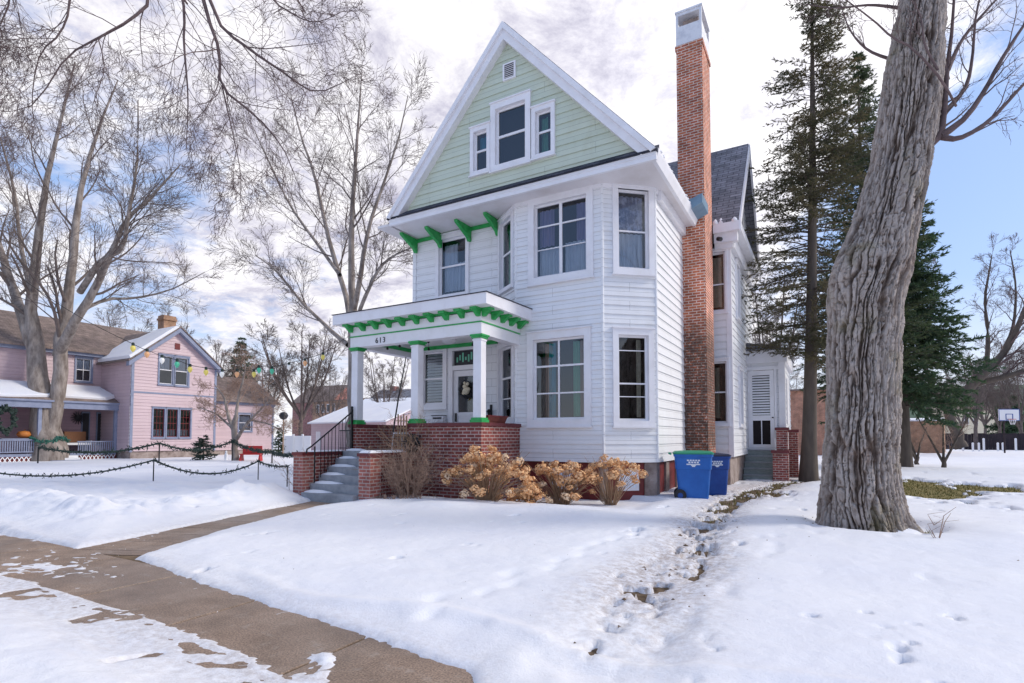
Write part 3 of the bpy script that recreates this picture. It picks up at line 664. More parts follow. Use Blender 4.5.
# rear wing with its cross gable
RW = 4.49; RU = 8.10; FR1 = Fr((7.084, RW), (RU, RW)); FR2 = Fr((RU, RW), (RU, 10.0))
rw = MB()
a = [window(house, FR1, (7.50-7.084, 7.93-7.084, 5.20, 6.85), .07, bars_z=[(5.95, .04)], curtains=[(7.5-7.084, 7.85-7.084, 5.3, 6.8, 'cream')], label='upper rear wing window beside the chimney'),
     window(house, FR1, (7.50-7.084, 7.93-7.084, 1.9, 3.60), .07, bars_z=[(2.75, .04)], curtains=[(7.5-7.084, 7.75-7.084, 2.0, 3.5, 'cream')], label='lower rear wing window beside the chimney')]
claps(rw, FR1, 0, FR1.L, ZS, 7.0, a)
a = [window(house, FR2, (1.2, 1.75, 5.25, 6.8), .08, bars_z=[(6.0, .04)]), window(house, FR2, (1.5, 2.0, 1.9, 3.5), .08, bars_z=[(2.7, .04)])]
claps(rw, FR2, 0, FR2.L, ZS, 7.55, a)
claps(rw, FR2, 0, FR2.L, 7.55, 10.8, (), lim=lambda z: (max(0, (z-7.55)/1.30)-.05, 5.51-max(0, (z-7.55)/1.30)+.05))
rw.build('rear_wing_wall', 'siding', house)
rr = MB(); RY0, RY1, RM = 4.12, 9.88, 7.0
for (ya) in (RY0, RY1):
    p = [(3.5, ya, 7.60), (3.5, RM, 11.13), (3.5, RM, 11.23), (3.5, ya, 7.70)]
    rr.extrude(p if ya > RM else p[::-1], (8.42-3.5, 0, 0))
rr.build('rear_wing_roof', 'shingle', house)
rb = MB()
for ya in (RY0, RY1):
    p = [(8.42, ya, 7.66), (8.42, RM, 11.19), (8.42, RM, 10.85), (8.42, ya, 7.32)]
    rb.extrude(p if ya < RM else p[::-1], (.05, 0, 0))
rb.box(7.72, 8.44, 4.10, 4.22, 7.36, 7.62); rb.box(7.72, 8.36, 4.22, 4.46, 7.10, 7.36); rb.box(7.72, 8.22, 4.33, 4.488, 6.95, 7.10)
rb.extrude([(8.101, 4.33, 7.36), (8.46, 4.33, 7.40), (8.46, 4.33, 7.62), (8.101, 4.33, 7.62)], (0, 5.3, 0)); rb.box(8.101, 8.24, 4.5, 9.6, 7.0, 7.36)
rb.box(8.0, 8.14, 4.46, 4.60, ZS, 7.1)
rb.build('rear_cornice', 'trim', house)
g = MB()
for i in range(9): g.lathe((7.78+i*.075, 4.10+random.uniform(0, .2), 7.62), [(.02, -.02), (.10, 0), (.09, .06), (.02, .09+random.random()*.10)], 8)
g.build('eave_snow', 'snowcap', house, smooth=True)
g = MB(); g.tube([(7.85, 4.1, 7.18), (7.95, 4.02, 7.12)], .06, 8); g.build('vent_hood', 'basin', house)
f_ = MB(); f_.box(6.9, 8.02, 4.56, 10, -.2, ZS-.004); f_.build('rear_foundation', 'stone', house)
# back entry room
FM = Fr((7.9, 8.2), (9.25, 8.2)); FM2 = Fr((9.25, 8.2), (9.25, 12.0)); en = MB()
claps(en, FM, 0, FM.L, 1.0, 4.3, [(8.10-7.9, 8.97-7.9, 1.08, 3.75)]); claps(en, FM2, 0, FM2.L, 1.0, 4.3)
en.build('entry_wall', 'siding', house)
en = MB(); en.box(7.9, 9.37, 8.08, 8.17, 3.98, 4.42); en.box(9.27, 9.37, 8.17, 12.1, 3.98, 4.42); en.box(9.10, 9.29, 8.12, 8.172, 1.0, 3.98); en.box(9.27, 9.30, 8.17, 8.4, 1.0, 3.98); en.box(8.0, 9.10, 8.13, 8.172, 3.74, 3.86)
en.box(8.04, 8.12, 8.13, 8.172, 1.0, 3.74); en.box(8.96, 9.03, 8.13, 8.172, 1.0, 3.74)
en.box(9.26, 9.31, 9.2, 10.2, 1.9, 3.5)
en.build('entry_trim', 'trim', house)
en = MB(); en.extrude([(7.9, 8.02, 4.76), (9.42, 8.02, 4.43), (9.42, 8.02, 4.40), (7.9, 8.02, 4.42)], (0, 4.1, 0)); en.build('entry_roof', 'shingle', house)
ed = MB()
for q_ in ((8.13, 8.27, 1.07, 3.72), (8.82, 8.95, 1.07, 3.72), (8.27, 8.82, 3.56, 3.72), (8.27, 8.82, 2.0, 2.18), (8.27, 8.82, 1.07, 1.18), (8.53, 8.56, 1.18, 2.0)): ed.box(q_[0], q_[1], 8.15, 8.19, q_[2], q_[3])
edo = ed.build('rear_door', 'trim', house); edo['label'] = 'rear entry door with louvred upper half and dark lower glass'
ed = MB(); 
for i in range(15): z = 2.20+i*.091; ed.add([(8.27, 8.175, z), (8.82, 8.175, z), (8.82, 8.20, z+.062), (8.27, 8.20, z+.062)], [(0, 1, 2, 3)])
ed.build('louvre', 'blind', edo); MB().box(8.25, 8.84, 8.21, 8.22, 1.1, 3.6).build('pane', 'dark', edo); MB().lathe((8.9, 8.13, 2.1), [(.02, -.02), (.03, 0), (.02, .02)], 8).build('handle', 'iron', edo)

# ------------------------------------------------------------------ the front porch (part of the house)
PW = -2.45; PU = 3.95
pf = MB(); pf.box(.12, PU-.12, PW+.12, -.03, -.1, 1.10); pf.build('porch_floor', 'concrete', house)
pb = MB(); T = .22
pb.box(1.92, PU, PW, PW+T, -.2, 1.68); pb.box(PU-T, PU, PW+T, -.62, -.2, 1.68); pb.build('porch_brick_wall', 'brick', house)
MB().box(0, T, PW, -.03, -.2, 1.68).build('porch_brick_wall', 'brick', house)
pc = MB(); pc.box(1.88, PU+.04, PW-.04, PW+T+.04, 1.68, 1.76); pc.box(PU-T-.04, PU+.04, PW+T+.04, -.60, 1.68, 1.76); pc.box(-.04, T+.04, PW-.04, -.03, 1.68, 1.76)
pc.build('wall_cap', 'cap', house, bev=.008)
for i, (cx, cy) in enumerate(((.11, PW+.13), (2.06, PW+.13), (PU-.13, PW+.13))):
    c = MB(); c.box(cx-.105, cx+.105, cy-.105, cy+.105, 1.86, 3.62); c.box(cx-.12, cx+.12, cy-.12, cy+.12, 3.56, 3.60)
    c_ = c.build('porch_column', 'trim', house, bev=.008)
    c = MB(); c.box(cx-.155, cx+.155, cy-.155, cy+.155, 1.762, 1.82); c.box(cx-.135, cx+.135, cy-.135, cy+.135, 1.82, 1.865); c.build('column_base', 'green', c_)
    c = MB(); c.box(cx-.16, cx+.16, cy-.16, cy+.16, 3.66, 3.70); c.box(cx-.135, cx+.135, cy-.135, cy+.135, 3.62, 3.66); c.build('capital', 'green', c_)
bm = MB(); B0, B1 = 3.70, 4.20
bm.box(-.02, PU, PW-.0, PW+.24, B0, B1); bm.box(PU-.24, PU, PW+.24, -.66, B0, B1); bm.box(-.02, .22, PW+.24, -.03, B0, B1)
bm.build('porch_beam', 'trim', house)
gl = MB(); gl.box(-.035, PU+.015, PW-.018, PW-.001, 3.955, 3.985); gl.box(PU+.001, PU+.018, PW-.0, -.72, 3.955, 3.985); gl.box(.22, PU-.25, PW+.241, PW+.26, 3.76, 3.85)
gl.box(.10, 2.9, -.10, -.03, 3.92, 4.02); gl.box(.221, .25, PW+.27, -.10, 3.84, 3.94); gl.build('green_moulding', 'green', house)
MB().box(.22, PU-.24, PW+.24, -.03, 4.02, 4.06).build('porch_ceiling', 'soffit', house)
ro = MB(); RX0, RX1, RY = -.30, 4.285, -2.785
ro.extrude([(RX0, RY, 4.27), (RX0, RY, 4.52), (RX0, -.03, 4.66), (RX0, -.03, 4.27)], (4.17-RX0+.0, 0, 0)) if 0 else None
ro.hexa([(RX0, RY, 4.26), (RX1, RY, 4.26), (RX1, -.71, 4.26), (RX0, -.03, 4.26), (RX0, RY, 4.50), (RX1, RY, 4.50), (RX1, -.71, 4.54), (RX0, -.03, 4.56)])
ro.build('porch_roof', 'trim', house)
ro = MB(); ro.hexa([(RX0-.02, RY-.02, 4.502), (RX1+.02, RY-.02, 4.502), (RX1+.02, -.71, 4.542), (RX0-.02, -.03, 4.562), (RX0-.02, RY-.02, 4.52), (RX1+.02, RY-.02, 4.52), (RX1+.02, -.71, 4.56), (RX0-.02, -.03, 4.58)]); ro.build('porch_roofing', 'pent', house)
s_ = MB(); s_.hexa([(RX0+.3, RY+.05, 4.519), (2.9, RY+.03, 4.519), (3.2, -.8, 4.555), (RX0+.3, -.1, 4.565), (RX0+.4, RY+.1, 4.56), (2.8, RY+.1, 4.57), (3.1, -.9, 4.64), (RX0+.4, -.2, 4.64)]); s_.build('roof_snow', 'snowcap', house, bev=.03)
def modillion(x, y, dx, dy):
    # dx,dy outward direction; width across it
    m_ = MB(); wx, wy = (abs(dy), abs(dx)); P = Vector((x, y, 0)); o_ = Vector((dx, dy, 0)); s2 = Vector((wx, wy, 0))
    def pt(a, b, z): q_ = P+s2*a+o_*b; return (q_.x, q_.y, z)
    m_.hexa([pt(-.045, 0, 4.085), pt(.045, 0, 4.085), pt(.045, .06, 4.085), pt(-.045, .06, 4.085), pt(-.06, 0, 4.21), pt(.06, 0, 4.21), pt(.06, .20, 4.21), pt(-.06, .20, 4.21)])
    m_.hexa([pt(-.085, 0, 4.21), pt(.085, 0, 4.21), pt(.085, .25, 4.21), pt(-.085, .25, 4.21), pt(-.085, 0, 4.258), pt(.085, 0, 4.258), pt(.085, .25, 4.258), pt(-.085, .25, 4.258)])
    return m_.build('eave_block', 'green', house)
for i in range(10): modillion(.03+i*.428, PW, 0, -1)
for i in range(5): modillion(PU, -2.40+i*.40, 1, 0)
MB().box(-.0, PU+.04, PW-.04, PW-.002, 4.215, 4.257).build('green_moulding', 'green', house)
# lettering helper
def text(s, size, fr, s0, z0, o, mat, parent, name, thick=.004):
    cu = bpy.data.curves.new(name, 'FONT'); cu.body = s; cu.size = size; cu.extrude = thick; cu.space_character = 1.25
    ob = bpy.data.objects.new(name, cu); col.objects.link(ob); bpy.context.view_layer.update()
    dg = bpy.context.evaluated_depsgraph_get(); me_ = bpy.data.meshes.new_from_object(ob.evaluated_get(dg)); bpy.data.objects.remove(ob)
    m3 = MB(); vs = [fr.p(s0+v.co.x, z0+v.co.y, o+v.co.z) for v in me_.vertices]
    m3.add(vs, [tuple(p.vertices) for p in me_.polygons]); return m3.build(name, mat, parent)
FP = Fr((0, PW), (PU, PW)); text('613', .19, FP, .84, 3.75, .008, 'iron', house, 'house_number')
def thingmesh(mb_, name, mat, label, cat, group=None, **k):
    o_ = mb_.build(name, mat, **k)
    # origin at base
    vs = np.array(mb_.v); c = Vector((float(vs[:, 0].mean()), float(vs[:, 1].mean()), float(vs[:, 2].min())))
    for v in o_.data.vertices: v.co = v.co-c
    o_.location = c; return props(o_, label, cat, group)
# ceiling lamp, wall lantern, bulbs, mailbox
lp = MB(); lp.lathe((2.45, -1.6, 3.72), [(.06, 0), (.16, .05), (.19, .12), (.12, .16), (.10, .298)], 16); thingmesh(lp, 'ceiling_lamp', 'metal', 'shallow round metal lamp on the porch ceiling', 'lamp', smooth=True)
lt = empty('wall_lantern', (2.70, -.04, 2.0), 'small black lantern on the wall right of the front door', 'lantern')
c = MB(); c.box(2.67, 2.73, -.06, -.024, 1.95, 2.3); c.tube([(2.70, -.05, 2.12), (2.70, -.14, 2.16), (2.70, -.14, 2.10)], .012, 6); c.build('bracket', 'iron', lt)
c = MB(); c.lathe((2.70, -.14, 2.12), [(.03, -.12), (.055, -.02), (.07, 0), (.02, .06)], 8); c.build('lamp_shade', 'iron', lt)
for i, (x_, y_) in enumerate(((1.35, -1.0), (2.05, -1.9), (2.75, -1.0), (3.2, -1.6), (1.0, -1.75), (.45, -1.6))):
    m_ = MB(); m_.tube([(x_, y_, 4.02), (x_, y_, 3.80)], .006, 5); m_.lathe((x_, y_, 3.73), [(.01, 0), (.035, .02), (.03, .05), (.018, .075)], 8)
    thingmesh(m_, 'hanging_bulb', 'iron', 'small dark bulb under the porch ceiling, '+['left of the round lamp and near the house', 'just left of the round lamp', 'right of the round lamp and near the house', 'nearest the bay window', 'between the left and middle columns', 'nearest the left column'][i], 'bulb', 'small bulbs hanging under the porch ceiling')
mbx = MB(); mbx.hexa([(1.62, -.20, 1.82), (1.02, -.20, 1.82), (1.02, -.03, 1.82), (1.62, -.03, 1.82), (1.62, -.20, 1.98), (1.02, -.20, 1.98), (1.02, -.03, 2.10), (1.62, -.03, 2.10)]) if 0 else mbx.box(.80, 1.22, -.18, -.03, 1.84, 2.03)
mo = empty('mailbox', (1.0, -.1, 1.84), 'pale metal mailbox on the wall under the blind-covered porch window', 'mailbox'); mbx.build('box_body', 'metal', mo, bev=.01)
c = MB(); c.box(.86, 1.16, -.187, -.181, 1.94, 1.99); c.box(.80, 1.22, -.20, -.03, 2.032, 2.05); c.build('flap', 'basin', mo)
# wreath on the door
wr = empty('door_wreath', (1.92, -.06, 2.75), 'round dried wreath with a cream bow hanging on the front door', 'wreath'); rr_ = random.Random(3)
c = MB()
for i in range(90):
    a_ = i/90*6.283; R_ = .20; p = Vector((1.92+R_*math.cos(a_), -.05, 2.72+R_*math.sin(a_)))
    d_ = Vector((rr_.uniform(-1, 1), rr_.uniform(-.8, 0), rr_.uniform(-1, 1))).normalized()*.09; c.tube([p-d_*.5, p+d_], [.014, .004], 4)
c.build('ring', 'basin', wr)
c = MB()
for (dx, dz, r_) in ((0, -.03, .10), (-.03, .10, .07), (.05, .17, .05), (-.05, .20, .04), (.06, .02, .07), (-.08, -.08, .05)):
    c.lathe((1.92+dx, -.09, 2.72+dz-r_), [(r_*.1, 0), (r_*.8, r_*.4), (r_, r_), (r_*.8, r_*1.6), (r_*.1, r_*2)], 10)
c.build('bow', 'cream', wr, smooth=True)
# porch chair (white bent wire), planter, leaning pole
chr_ = empty('wire_chair', (.95, -1.6, 1.1), 'white wire chair standing behind the porch wall', 'chair')
c = MB(); arc = [(.70, -1.35, 1.55), (.70, -1.32, 1.92), (.78, -1.31, 2.02), (.95, -1.30, 2.06), (1.12, -1.31, 2.02), (1.20, -1.32, 1.92), (1.20, -1.35, 1.55)]; c.tube(arc, .012, 6)
for k in range(4): c.tube([(.78+k*.115, -1.33, 1.55), (.78+k*.115, -1.31, 2.0)], .006, 5)
c.tube([(.70, -1.33, 1.85), (1.20, -1.33, 1.85)], .008, 5); c.build('backrest', 'white', chr_)
c = MB(); c.lathe((.95, -1.55, 1.52), [(.24, 0), (.25, .015), (.24, .03)], 16); c.build('seat', 'white', chr_)
for (lx, ly) in ((.76, -1.74), (1.14, -1.74), (.76, -1.37), (1.14, -1.37)): MB().tube([(lx, ly, 1.1), (.95+(lx-.95)*.85, -1.55+(ly+1.55)*.85, 1.53)], .012, 6).build('leg', 'white', chr_)
pl = empty('planter_box', (3.80, -1.75, 1.76), 'empty dark red planter box on the porch wall cap by the bay', 'planter')
c = MB(); c.hexa([(3.73, -2.05, 1.762), (3.87, -2.05, 1.762), (3.87, -1.30, 1.762), (3.73, -1.30, 1.762), (3.69, -2.10, 1.90), (3.91, -2.10, 1.90), (3.91, -1.25, 1.90), (3.69, -1.25, 1.90)]); c.build('trough', 'terra', pl)
c = MB(); c.box(3.675, 3.925, -2.12, -1.23, 1.90, 1.93); c.build('rim', 'maroon', pl)
c = MB(); c.tube([(1.35, -1.8, 1.1), (1.62, -2.16, 1.9), (1.72, -2.16, 3.35)], [.02, .018, .012], 6) if 0 else c.tube([D(393, 432, 11.4), D(399, 395, 11.35), D(406, 357, 11.3)], [.018, .015, .01], 6)
thingmesh(c, 'leaning_pole', 'iron', 'thin black pole leaning up behind the porch wall near the middle column', 'pole')

# ------------------------------------------------------------------ FRONT STEPS
steps = empty('front_steps', (.9, -3.2, 0), 'grey concrete front steps between low brick cheek walls with snow on the treads', 'steps')
NS = 6
for i in range(NS):
    z1_ = (i+1)*.1835; y0_ = -3.92+i*.245
    c = MB(); c.box(.02, 1.65, y0_, PW+.12 if i == NS-1 else y0_+.30, -.1 if i == 0 else z1_-.19, z1_); c.build('step', 'concrete', steps, bev=.012)
    if i < NS-1 or 1:
        s_ = MB(); wd = .62-.05*i+.12*(i % 2); pr2 = random.Random(i)
        base = [(.04, y0_+.05), (wd*.5, y0_+.02), (wd*.9, y0_+.07), (wd*1.15, y0_+.16), (wd*1.25, y0_+.243), (.04, y0_+.243)]
        n_ = len(base); cxm = .3; cym = y0_+.17
        vs = [(a_, b_, z1_+.001) for a_, b_ in base]+[(cxm+(a_-cxm)*.85, cym+(b_-cym)*.8, z1_+.028) for a_, b_ in base]+[(cxm+(a_-cxm)*.4, cym+(b_-cym)*.4, z1_+.055) for a_, b_ in base]
        fs = [(k, (k+1) % n_, n_+(k+1) % n_, n_+k) for k in range(n_)]+[(n_+k, n_+(k+1) % n_, 2*n_+(k+1) % n_, 2*n_+k) for k in range(n_)]+[tuple(range(2*n_, 3*n_))]
        s_.add(vs, fs); s_.build('tread_snow', 'snowcap', steps, smooth=True)
for (x0_, x1_, y0_) in ((-.31, .0, -3.88), (1.67, 2.0, -3.78)):
    c = MB(); c.box(x0_, x1_, y0_, y0_+.34, -.1, 1.02); pp = c.build('pier', 'pier_brick', steps)
    MB().box(x0_-.03, x1_+.03, y0_-.03, y0_+.37, 1.02, 1.09).build('pier_cap', 'maroon' if x0_ < 1 else 'cap', pp)
    c = MB(); c.box(x0_+.04, x1_-.04, y0_+.34, PW-.03, -.1, 1.02); cc = c.build('cheek_wall', 'brick', steps)
    MB().box(x0_-.0, x1_+.0, y0_+.37, PW-.045, 1.02, 1.085).build('wall_cap', 'cap', cc)
s_ = MB(); s_.hexa([(1.66, -3.80, 1.091), (2.02, -3.80, 1.091), (2.0, -2.55, 1.088), (1.68, -2.55, 1.088), (1.70, -3.74, 1.15), (1.98, -3.74, 1.15), (1.94, -2.65, 1.14), (1.74, -2.65, 1.14)]); s_.build('cap_snow', 'snowcap', steps, bev=.02)
s_ = MB(); s_.hexa([(-.30, -3.5, 1.088), (-.02, -3.5, 1.088), (-.02, -2.55, 1.088), (-.30, -2.55, 1.088), (-.26, -3.4, 1.12), (-.06, -3.4, 1.12), (-.06, -2.65, 1.12), (-.26, -2.65, 1.12)]); s_.build('cap_snow', 'snowcap', steps, bev=.01)
rl = empty('stair_railing', (.12, -2.6, 1.1), 'black wrought iron handrail running down the left side of the front steps', 'railing')
c = MB(); c.box(.09, .14, -2.52, -2.47, 1.1, 2.14); c.lathe((.115, -2.495, 2.14), [(.02, 0), (.04, .03), (.02, .07)], 8); c.build('top_post', 'iron', rl)
c = MB(); c.tube([(.10, -3.62, .35), (.10, -3.62, 1.22)], .018, 6); c.build('bottom_post', 'iron', rl)
c = MB(); c.tube([(.10, -3.86, 1.06), (.10, -3.84, 1.16), (.10, -3.72, 1.22), (.11, -2.5, 2.06)], .02, 6); c.build('handrail', 'iron', rl)
for i in range(9):
    t = (i+.5)/9; y_ = -3.5+t*.98; MB().tube([(.105, y_, .45+t*.75), (.105, y_, 1.40+t*.62)], .009, 5).build('baluster', 'iron', rl)
c = MB()
for x_ in [-.26+i*.11 for i in range(4)]: c.tube([(x_, -2.50, 1.09), (x_, -2.50, 1.62)], .009, 5)
c.tube([(-.30, -2.50, 1.60), (.10, -2.50, 1.60)], .014, 5); c.tube([(-.30, -2.5, 1.16), (.10, -2.5, 1.16)], .01, 5); c.build('side_panel', 'iron', rl)

# rear steps
rs = empty('rear_steps', (8.5, 7.6, 0), 'weathered greenish steps between brick piers at the rear door', 'steps')
for i in range(5):
    z1_ = (i+1)*.2; y0_ = 7.2+i*.19
    MB().box(8.05, 8.93, y0_, 8.12, z1_-.199, z1_-.03).build('riser', 'green_step', rs); MB().box(8.03, 8.94, y0_-.03, y0_+.20, z1_-.03, z1_).build('tread', 'concrete', rs)
for (x0_, x1_, y0_, y1_, h_) in ((8.96, 9.40, 6.94, 7.35, .92), (9.03, 9.36, 7.60, 8.05, 1.66), (9.34, 9.62, 8.6, 9.0, 1.6)):
    c = MB(); c.box(x0_, x1_, y0_, y1_, -.1, h_); pp = c.build('pier', 'brick', rs); MB().box(x0_-.04, x1_+.04, y0_-.04, y1_+.04, h_, h_+.09).build('pier_cap', 'cap', pp)
# ------------------------------------------------------------------ WHEELED BINS
def bin_(loc, rz, sc, body, lid, label):
    r = empty('wheeled_bin', loc, label, 'trash bin', 'blue wheeled bins beside the chimney', rz=rz); r.scale = (sc, sc, sc); ORG[r.name] = Vector((0, 0, 0))
    def ring(hw, hd, z, rad=.07, n=5, off=0):
        out = []
        for (sx, sy, a0) in ((1, 1, 0), (-1, 1, 90), (-1, -1, 180), (1, -1, 270)):
            for k in range(n):
                a_ = math.radians(a0+90*k/(n-1)); out.append((sx*(hw-rad)+rad*math.cos(a_), sy*(hd-rad)+rad*math.sin(a_)+off, z))
        return out
    prof = [(.235, .28, .02, 0), (.25, .30, .08, 0), (.285, .345, .66, 0), (.288, .348, .665, 0), (.300, .362, .67, 0), (.312, .375, .93, 0), (.33, .395, .935, 0), (.333, .398, .985, 0)]
    vs = []; 
    for hw, hd, z, o_ in prof: vs += ring(hw, hd, z, .06, 5, o_)
    k = 20; fs = [tuple(range(k))[::-1]]+[(i*k+j, i*k+(j+1) % k, (i+1)*k+(j+1) % k, (i+1)*k+j) for i in range(len(prof)-1) for j in range(k)]+[tuple((len(prof)-1)*k+j for j in range(k))]
    MB().add(vs, fs).build('body', body, r)
    vs = []
    for hw, hd, z in ((.34, .41, .988), (.343, .413, 1.015), (.30, .37, 1.045), (.15, .2, 1.06)): vs += ring(hw, hd, z, .07)
    fs = [tuple(range(k))[::-1]]+[(i*k+j, i*k+(j+1) % k, (i+1)*k+(j+1) % k, (i+1)*k+j) for i in range(3) for j in range(k)]+[tuple(3*k+j for j in range(k))]
    ld = MB().add(vs, fs).build('lid', lid, r)
    MB().tube([(-.25, .44, .98), (-.25, .49, 1.0), (.25, .49, 1.0), (.25, .44, .98)], .018, 6).build('handle', lid, r)
    for sx in (-1, 1):
        c = MB(); c.tube([(sx*.235, .27, .125), (sx*.315, .27, .125)], .125, 18); wh = c.build('wheel', 'rubber', r, bev=.01)
        MB().tube([(sx*.30, .27, .125), (sx*.322, .27, .125)], .055, 12).build('hub', 'bin2', wh)
    MB().tube([(-.32, .27, .125), (.32, .27, .125)], .014, 6).build('axle', 'iron', r)
    return r
def decal(r, ang_face):
    fr = Fr((-.308, .2), (-.308, -.2)) if ang_face == 'x' else Fr((-.2, -.375), (.2, -.375))
    c = MB()
    def bit(a, b, z0, z1, o=.0):
        c.wbox(fr, .2+a, .2+b, z0, z1, -.02, .006)
    for k in range(5): bit(-.13+k*.055, -.09+k*.055, .845, .875)
    for k in range(4): bit(-.10+k*.055, -.06+k*.055, .80, .835)
    bit(-.14, -.05, .765, .79); bit(.04, .13, .765, .79); bit(-.05, .05, .745, .785); bit(-.03, .03, .725, .745)
    c.build('printed_emblem', 'print', r)
b1 = bin_((7.80, .44, .01), math.radians(-62), 1.06, 'bin', 'lid', 'larger bright blue wheeled bin with a green lid')
decal(b1, 'y') if 0 else None
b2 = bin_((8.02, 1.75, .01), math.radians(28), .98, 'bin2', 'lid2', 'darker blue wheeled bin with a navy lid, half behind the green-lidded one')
# turn the bins so that a printed narrow side faces the street corner
b1.rotation_euler.z = math.radians(104); b2.rotation_euler.z = math.radians(24)
decal(b1, 'x'); decal(b2, 'y')
# ------------------------------------------------------------------ TREES
def batch(name, groups, mat, parent=None):
    """groups: list of (P[n,m,3], R[n,m], k) -> one mesh of tubes"""
    VS = []; QS = []; off = 0; o0 = np.array(wloc(parent)) if parent else np.zeros(3)
    for P, R, k in groups:
        n, m, _ = P.shape
        T = np.empty_like(P); T[:, 1:-1] = P[:, 2:]-P[:, :-2]; T[:, 0] = P[:, 1]-P[:, 0]; T[:, -1] = P[:, -1]-P[:, -2]
        T /= np.linalg.norm(T, axis=2, keepdims=True)+1e-9
        ref = np.where(np.abs(T[:, :1, 2:3]) < .9, np.array([0, 0, 1.]), np.array([1., 0, 0])); ref = np.repeat(ref, m, 1)
        A = np.cross(T, ref); A /= np.linalg.norm(A, axis=2, keepdims=True)+1e-9; B = np.cross(T, A)
        an = np.arange(k)*2*np.pi/k
        V = P[:, :, None]+R[:, :, None, None]*(A[:, :, None]*np.cos(an)[None, None, :, None]+B[:, :, None]*np.sin(an)[None, None, :, None])
        VS.append((V-o0).reshape(-1, 3))
        i = np.arange(n)[:, None, None]*m*k+np.arange(m-1)[None, :, None]*k+np.arange(k)[None, None, :]
        j = np.arange(n)[:, None, None]*m*k+np.arange(m-1)[None, :, None]*k+((np.arange(k)+1) % k)[None, None, :]
        QS.append((np.stack([i, j, j+k, i+k], -1)+off).reshape(-1, 4)); off += n*m*k
    me = fastmesh(name, np.concatenate(VS), np.concatenate(QS), mat, True)
    o = bpy.data.objects.new(name, me); col.objects.link(o); o.parent = parent; ORG[o.name] = Vector(o0); return o
def unit(v): return v/(np.linalg.norm(v)+1e-9)
def grow(out, p, d, L, r, lvl, rnd, cfg):
    m = 6; st = L/(m-1); pts = [p]; w_ = cfg['wob'][min(lvl, len(cfg['wob'])-1)]; up = cfg['up'][min(lvl, len(cfg['up'])-1)]
    for i in range(m-1):
        d = unit(d+rnd.normal(0, w_, 3)+np.array([0, 0, up])); p = p+d*st; pts.append(p)
    tip = cfg.get('tip', .35); rad = [r*(1-(1-tip)*i/(m-1)) for i in range(m)]
    out.setdefault(lvl, []).append((pts, rad)); kids(out, pts, rad, L, lvl, rnd, cfg)
def kids(out, pts, rad, L, lvl, rnd, cfg, t0=.22):
    if lvl >= cfg['max']: return
    n = cfg['n'][min(lvl, len(cfg['n'])-1)]; m = len(pts)
    for c in range(n):
        t = t0+(1-t0)*(c+rnd.uniform(0, 1))/n; f = t*(m-1); i = min(int(f), m-2); f -= i
        q = pts[i]*(1-f)+pts[i+1]*f; ax_ = unit(pts[i+1]-pts[i]); rr = rad[i]*(1-f)+rad[i+1]*f
        e = unit(np.cross(ax_, rnd.normal(0, 1, 3))); an = math.radians(rnd.uniform(*cfg['ang']))
        dd = ax_*math.cos(an)+e*math.sin(an)
        if cfg.get('flat'): dd[2] *= cfg['flat']
        l2 = L*cfg['ratio'][min(lvl, len(cfg['ratio'])-1)]*rnd.uniform(.65, 1.15)*(1.15-.55*t)
        grow(out, q, unit(dd), l2, max(cfg['rmin'], rr*cfg.get('rr', .5)), lvl+1, rnd, cfg)
def pack(lst, k):
    P = np.array([[np.asarray(q) for q in a] for a, b in lst]); R = np.array([b for a, b in lst]); return (P, R, k)
def smooth_line(pts, rad, n):
    P = [np.asarray(p, float) for p in pts]; out = []; ro = []
    for i in range(n):
        t = i/(n-1)*(len(P)-1); j = min(int(t), len(P)-2); f = t-j
        p0 = P[max(j-1, 0)]; p1 = P[j]; p2 = P[j+1]; p3 = P[min(j+2, len(P)-1)]
        out.append(.5*((2*p1)+(-p0+p2)*f+(2*p0-5*p1+4*p2-p3)*f*f+(-p0+3*p1-3*p2+p3)*f**3)); ro.append(rad[j]*(1-f)+rad[j+1]*f)
    return out, ro
def bare_tree(name, limbs, cfg, seed, label, cat='tree', mat='barktwig', trunkmat='bark', group=None, parent_loc=None, kseg=12):
    """limbs: list of (points, radii, lengthscale). The first is the trunk."""
    rnd = np.random.RandomState(seed); base = Vector(limbs[0][0][0]) if parent_loc is None else Vector(parent_loc)
    t = empty(name, base, label, cat, group)
    out = {}; big = []
    for (pts, rad, Ls) in limbs:
        P, R = smooth_line(pts, rad, kseg); P = [q+rnd.normal(0, R[i]*.12, 3) if 0 < i < kseg-1 else q for i, q in enumerate(P)]
        big.append((P, R))
        if Ls: kids(out, P, R, Ls, 0, rnd, cfg, .5 if len(pts) > 13 else cfg.get('t0', .25))
    batch('trunk', [pack(big, 12)], trunkmat, t)
    g = []
    for l, lst in out.items(): g.append(pack(lst, 6 if l == 1 else (4 if l == 2 else 3)))
    batch('crown', g, mat, t)
    return t
CF = dict(wob=[.07, .10, .11, .11], up=[.04, .04, .03, .03], n=[12, 7, 5, 2], ratio=[.55, .64, .68, .75], ang=(22, 52), rmin=.008, max=4, rr=.36)
def C(**k): d = dict(CF); d.update(k); return d
def L3(depth, *pts): return [np.array(D(x, y, depth+(p[0] if p else 0))) for x, y, *p in pts]
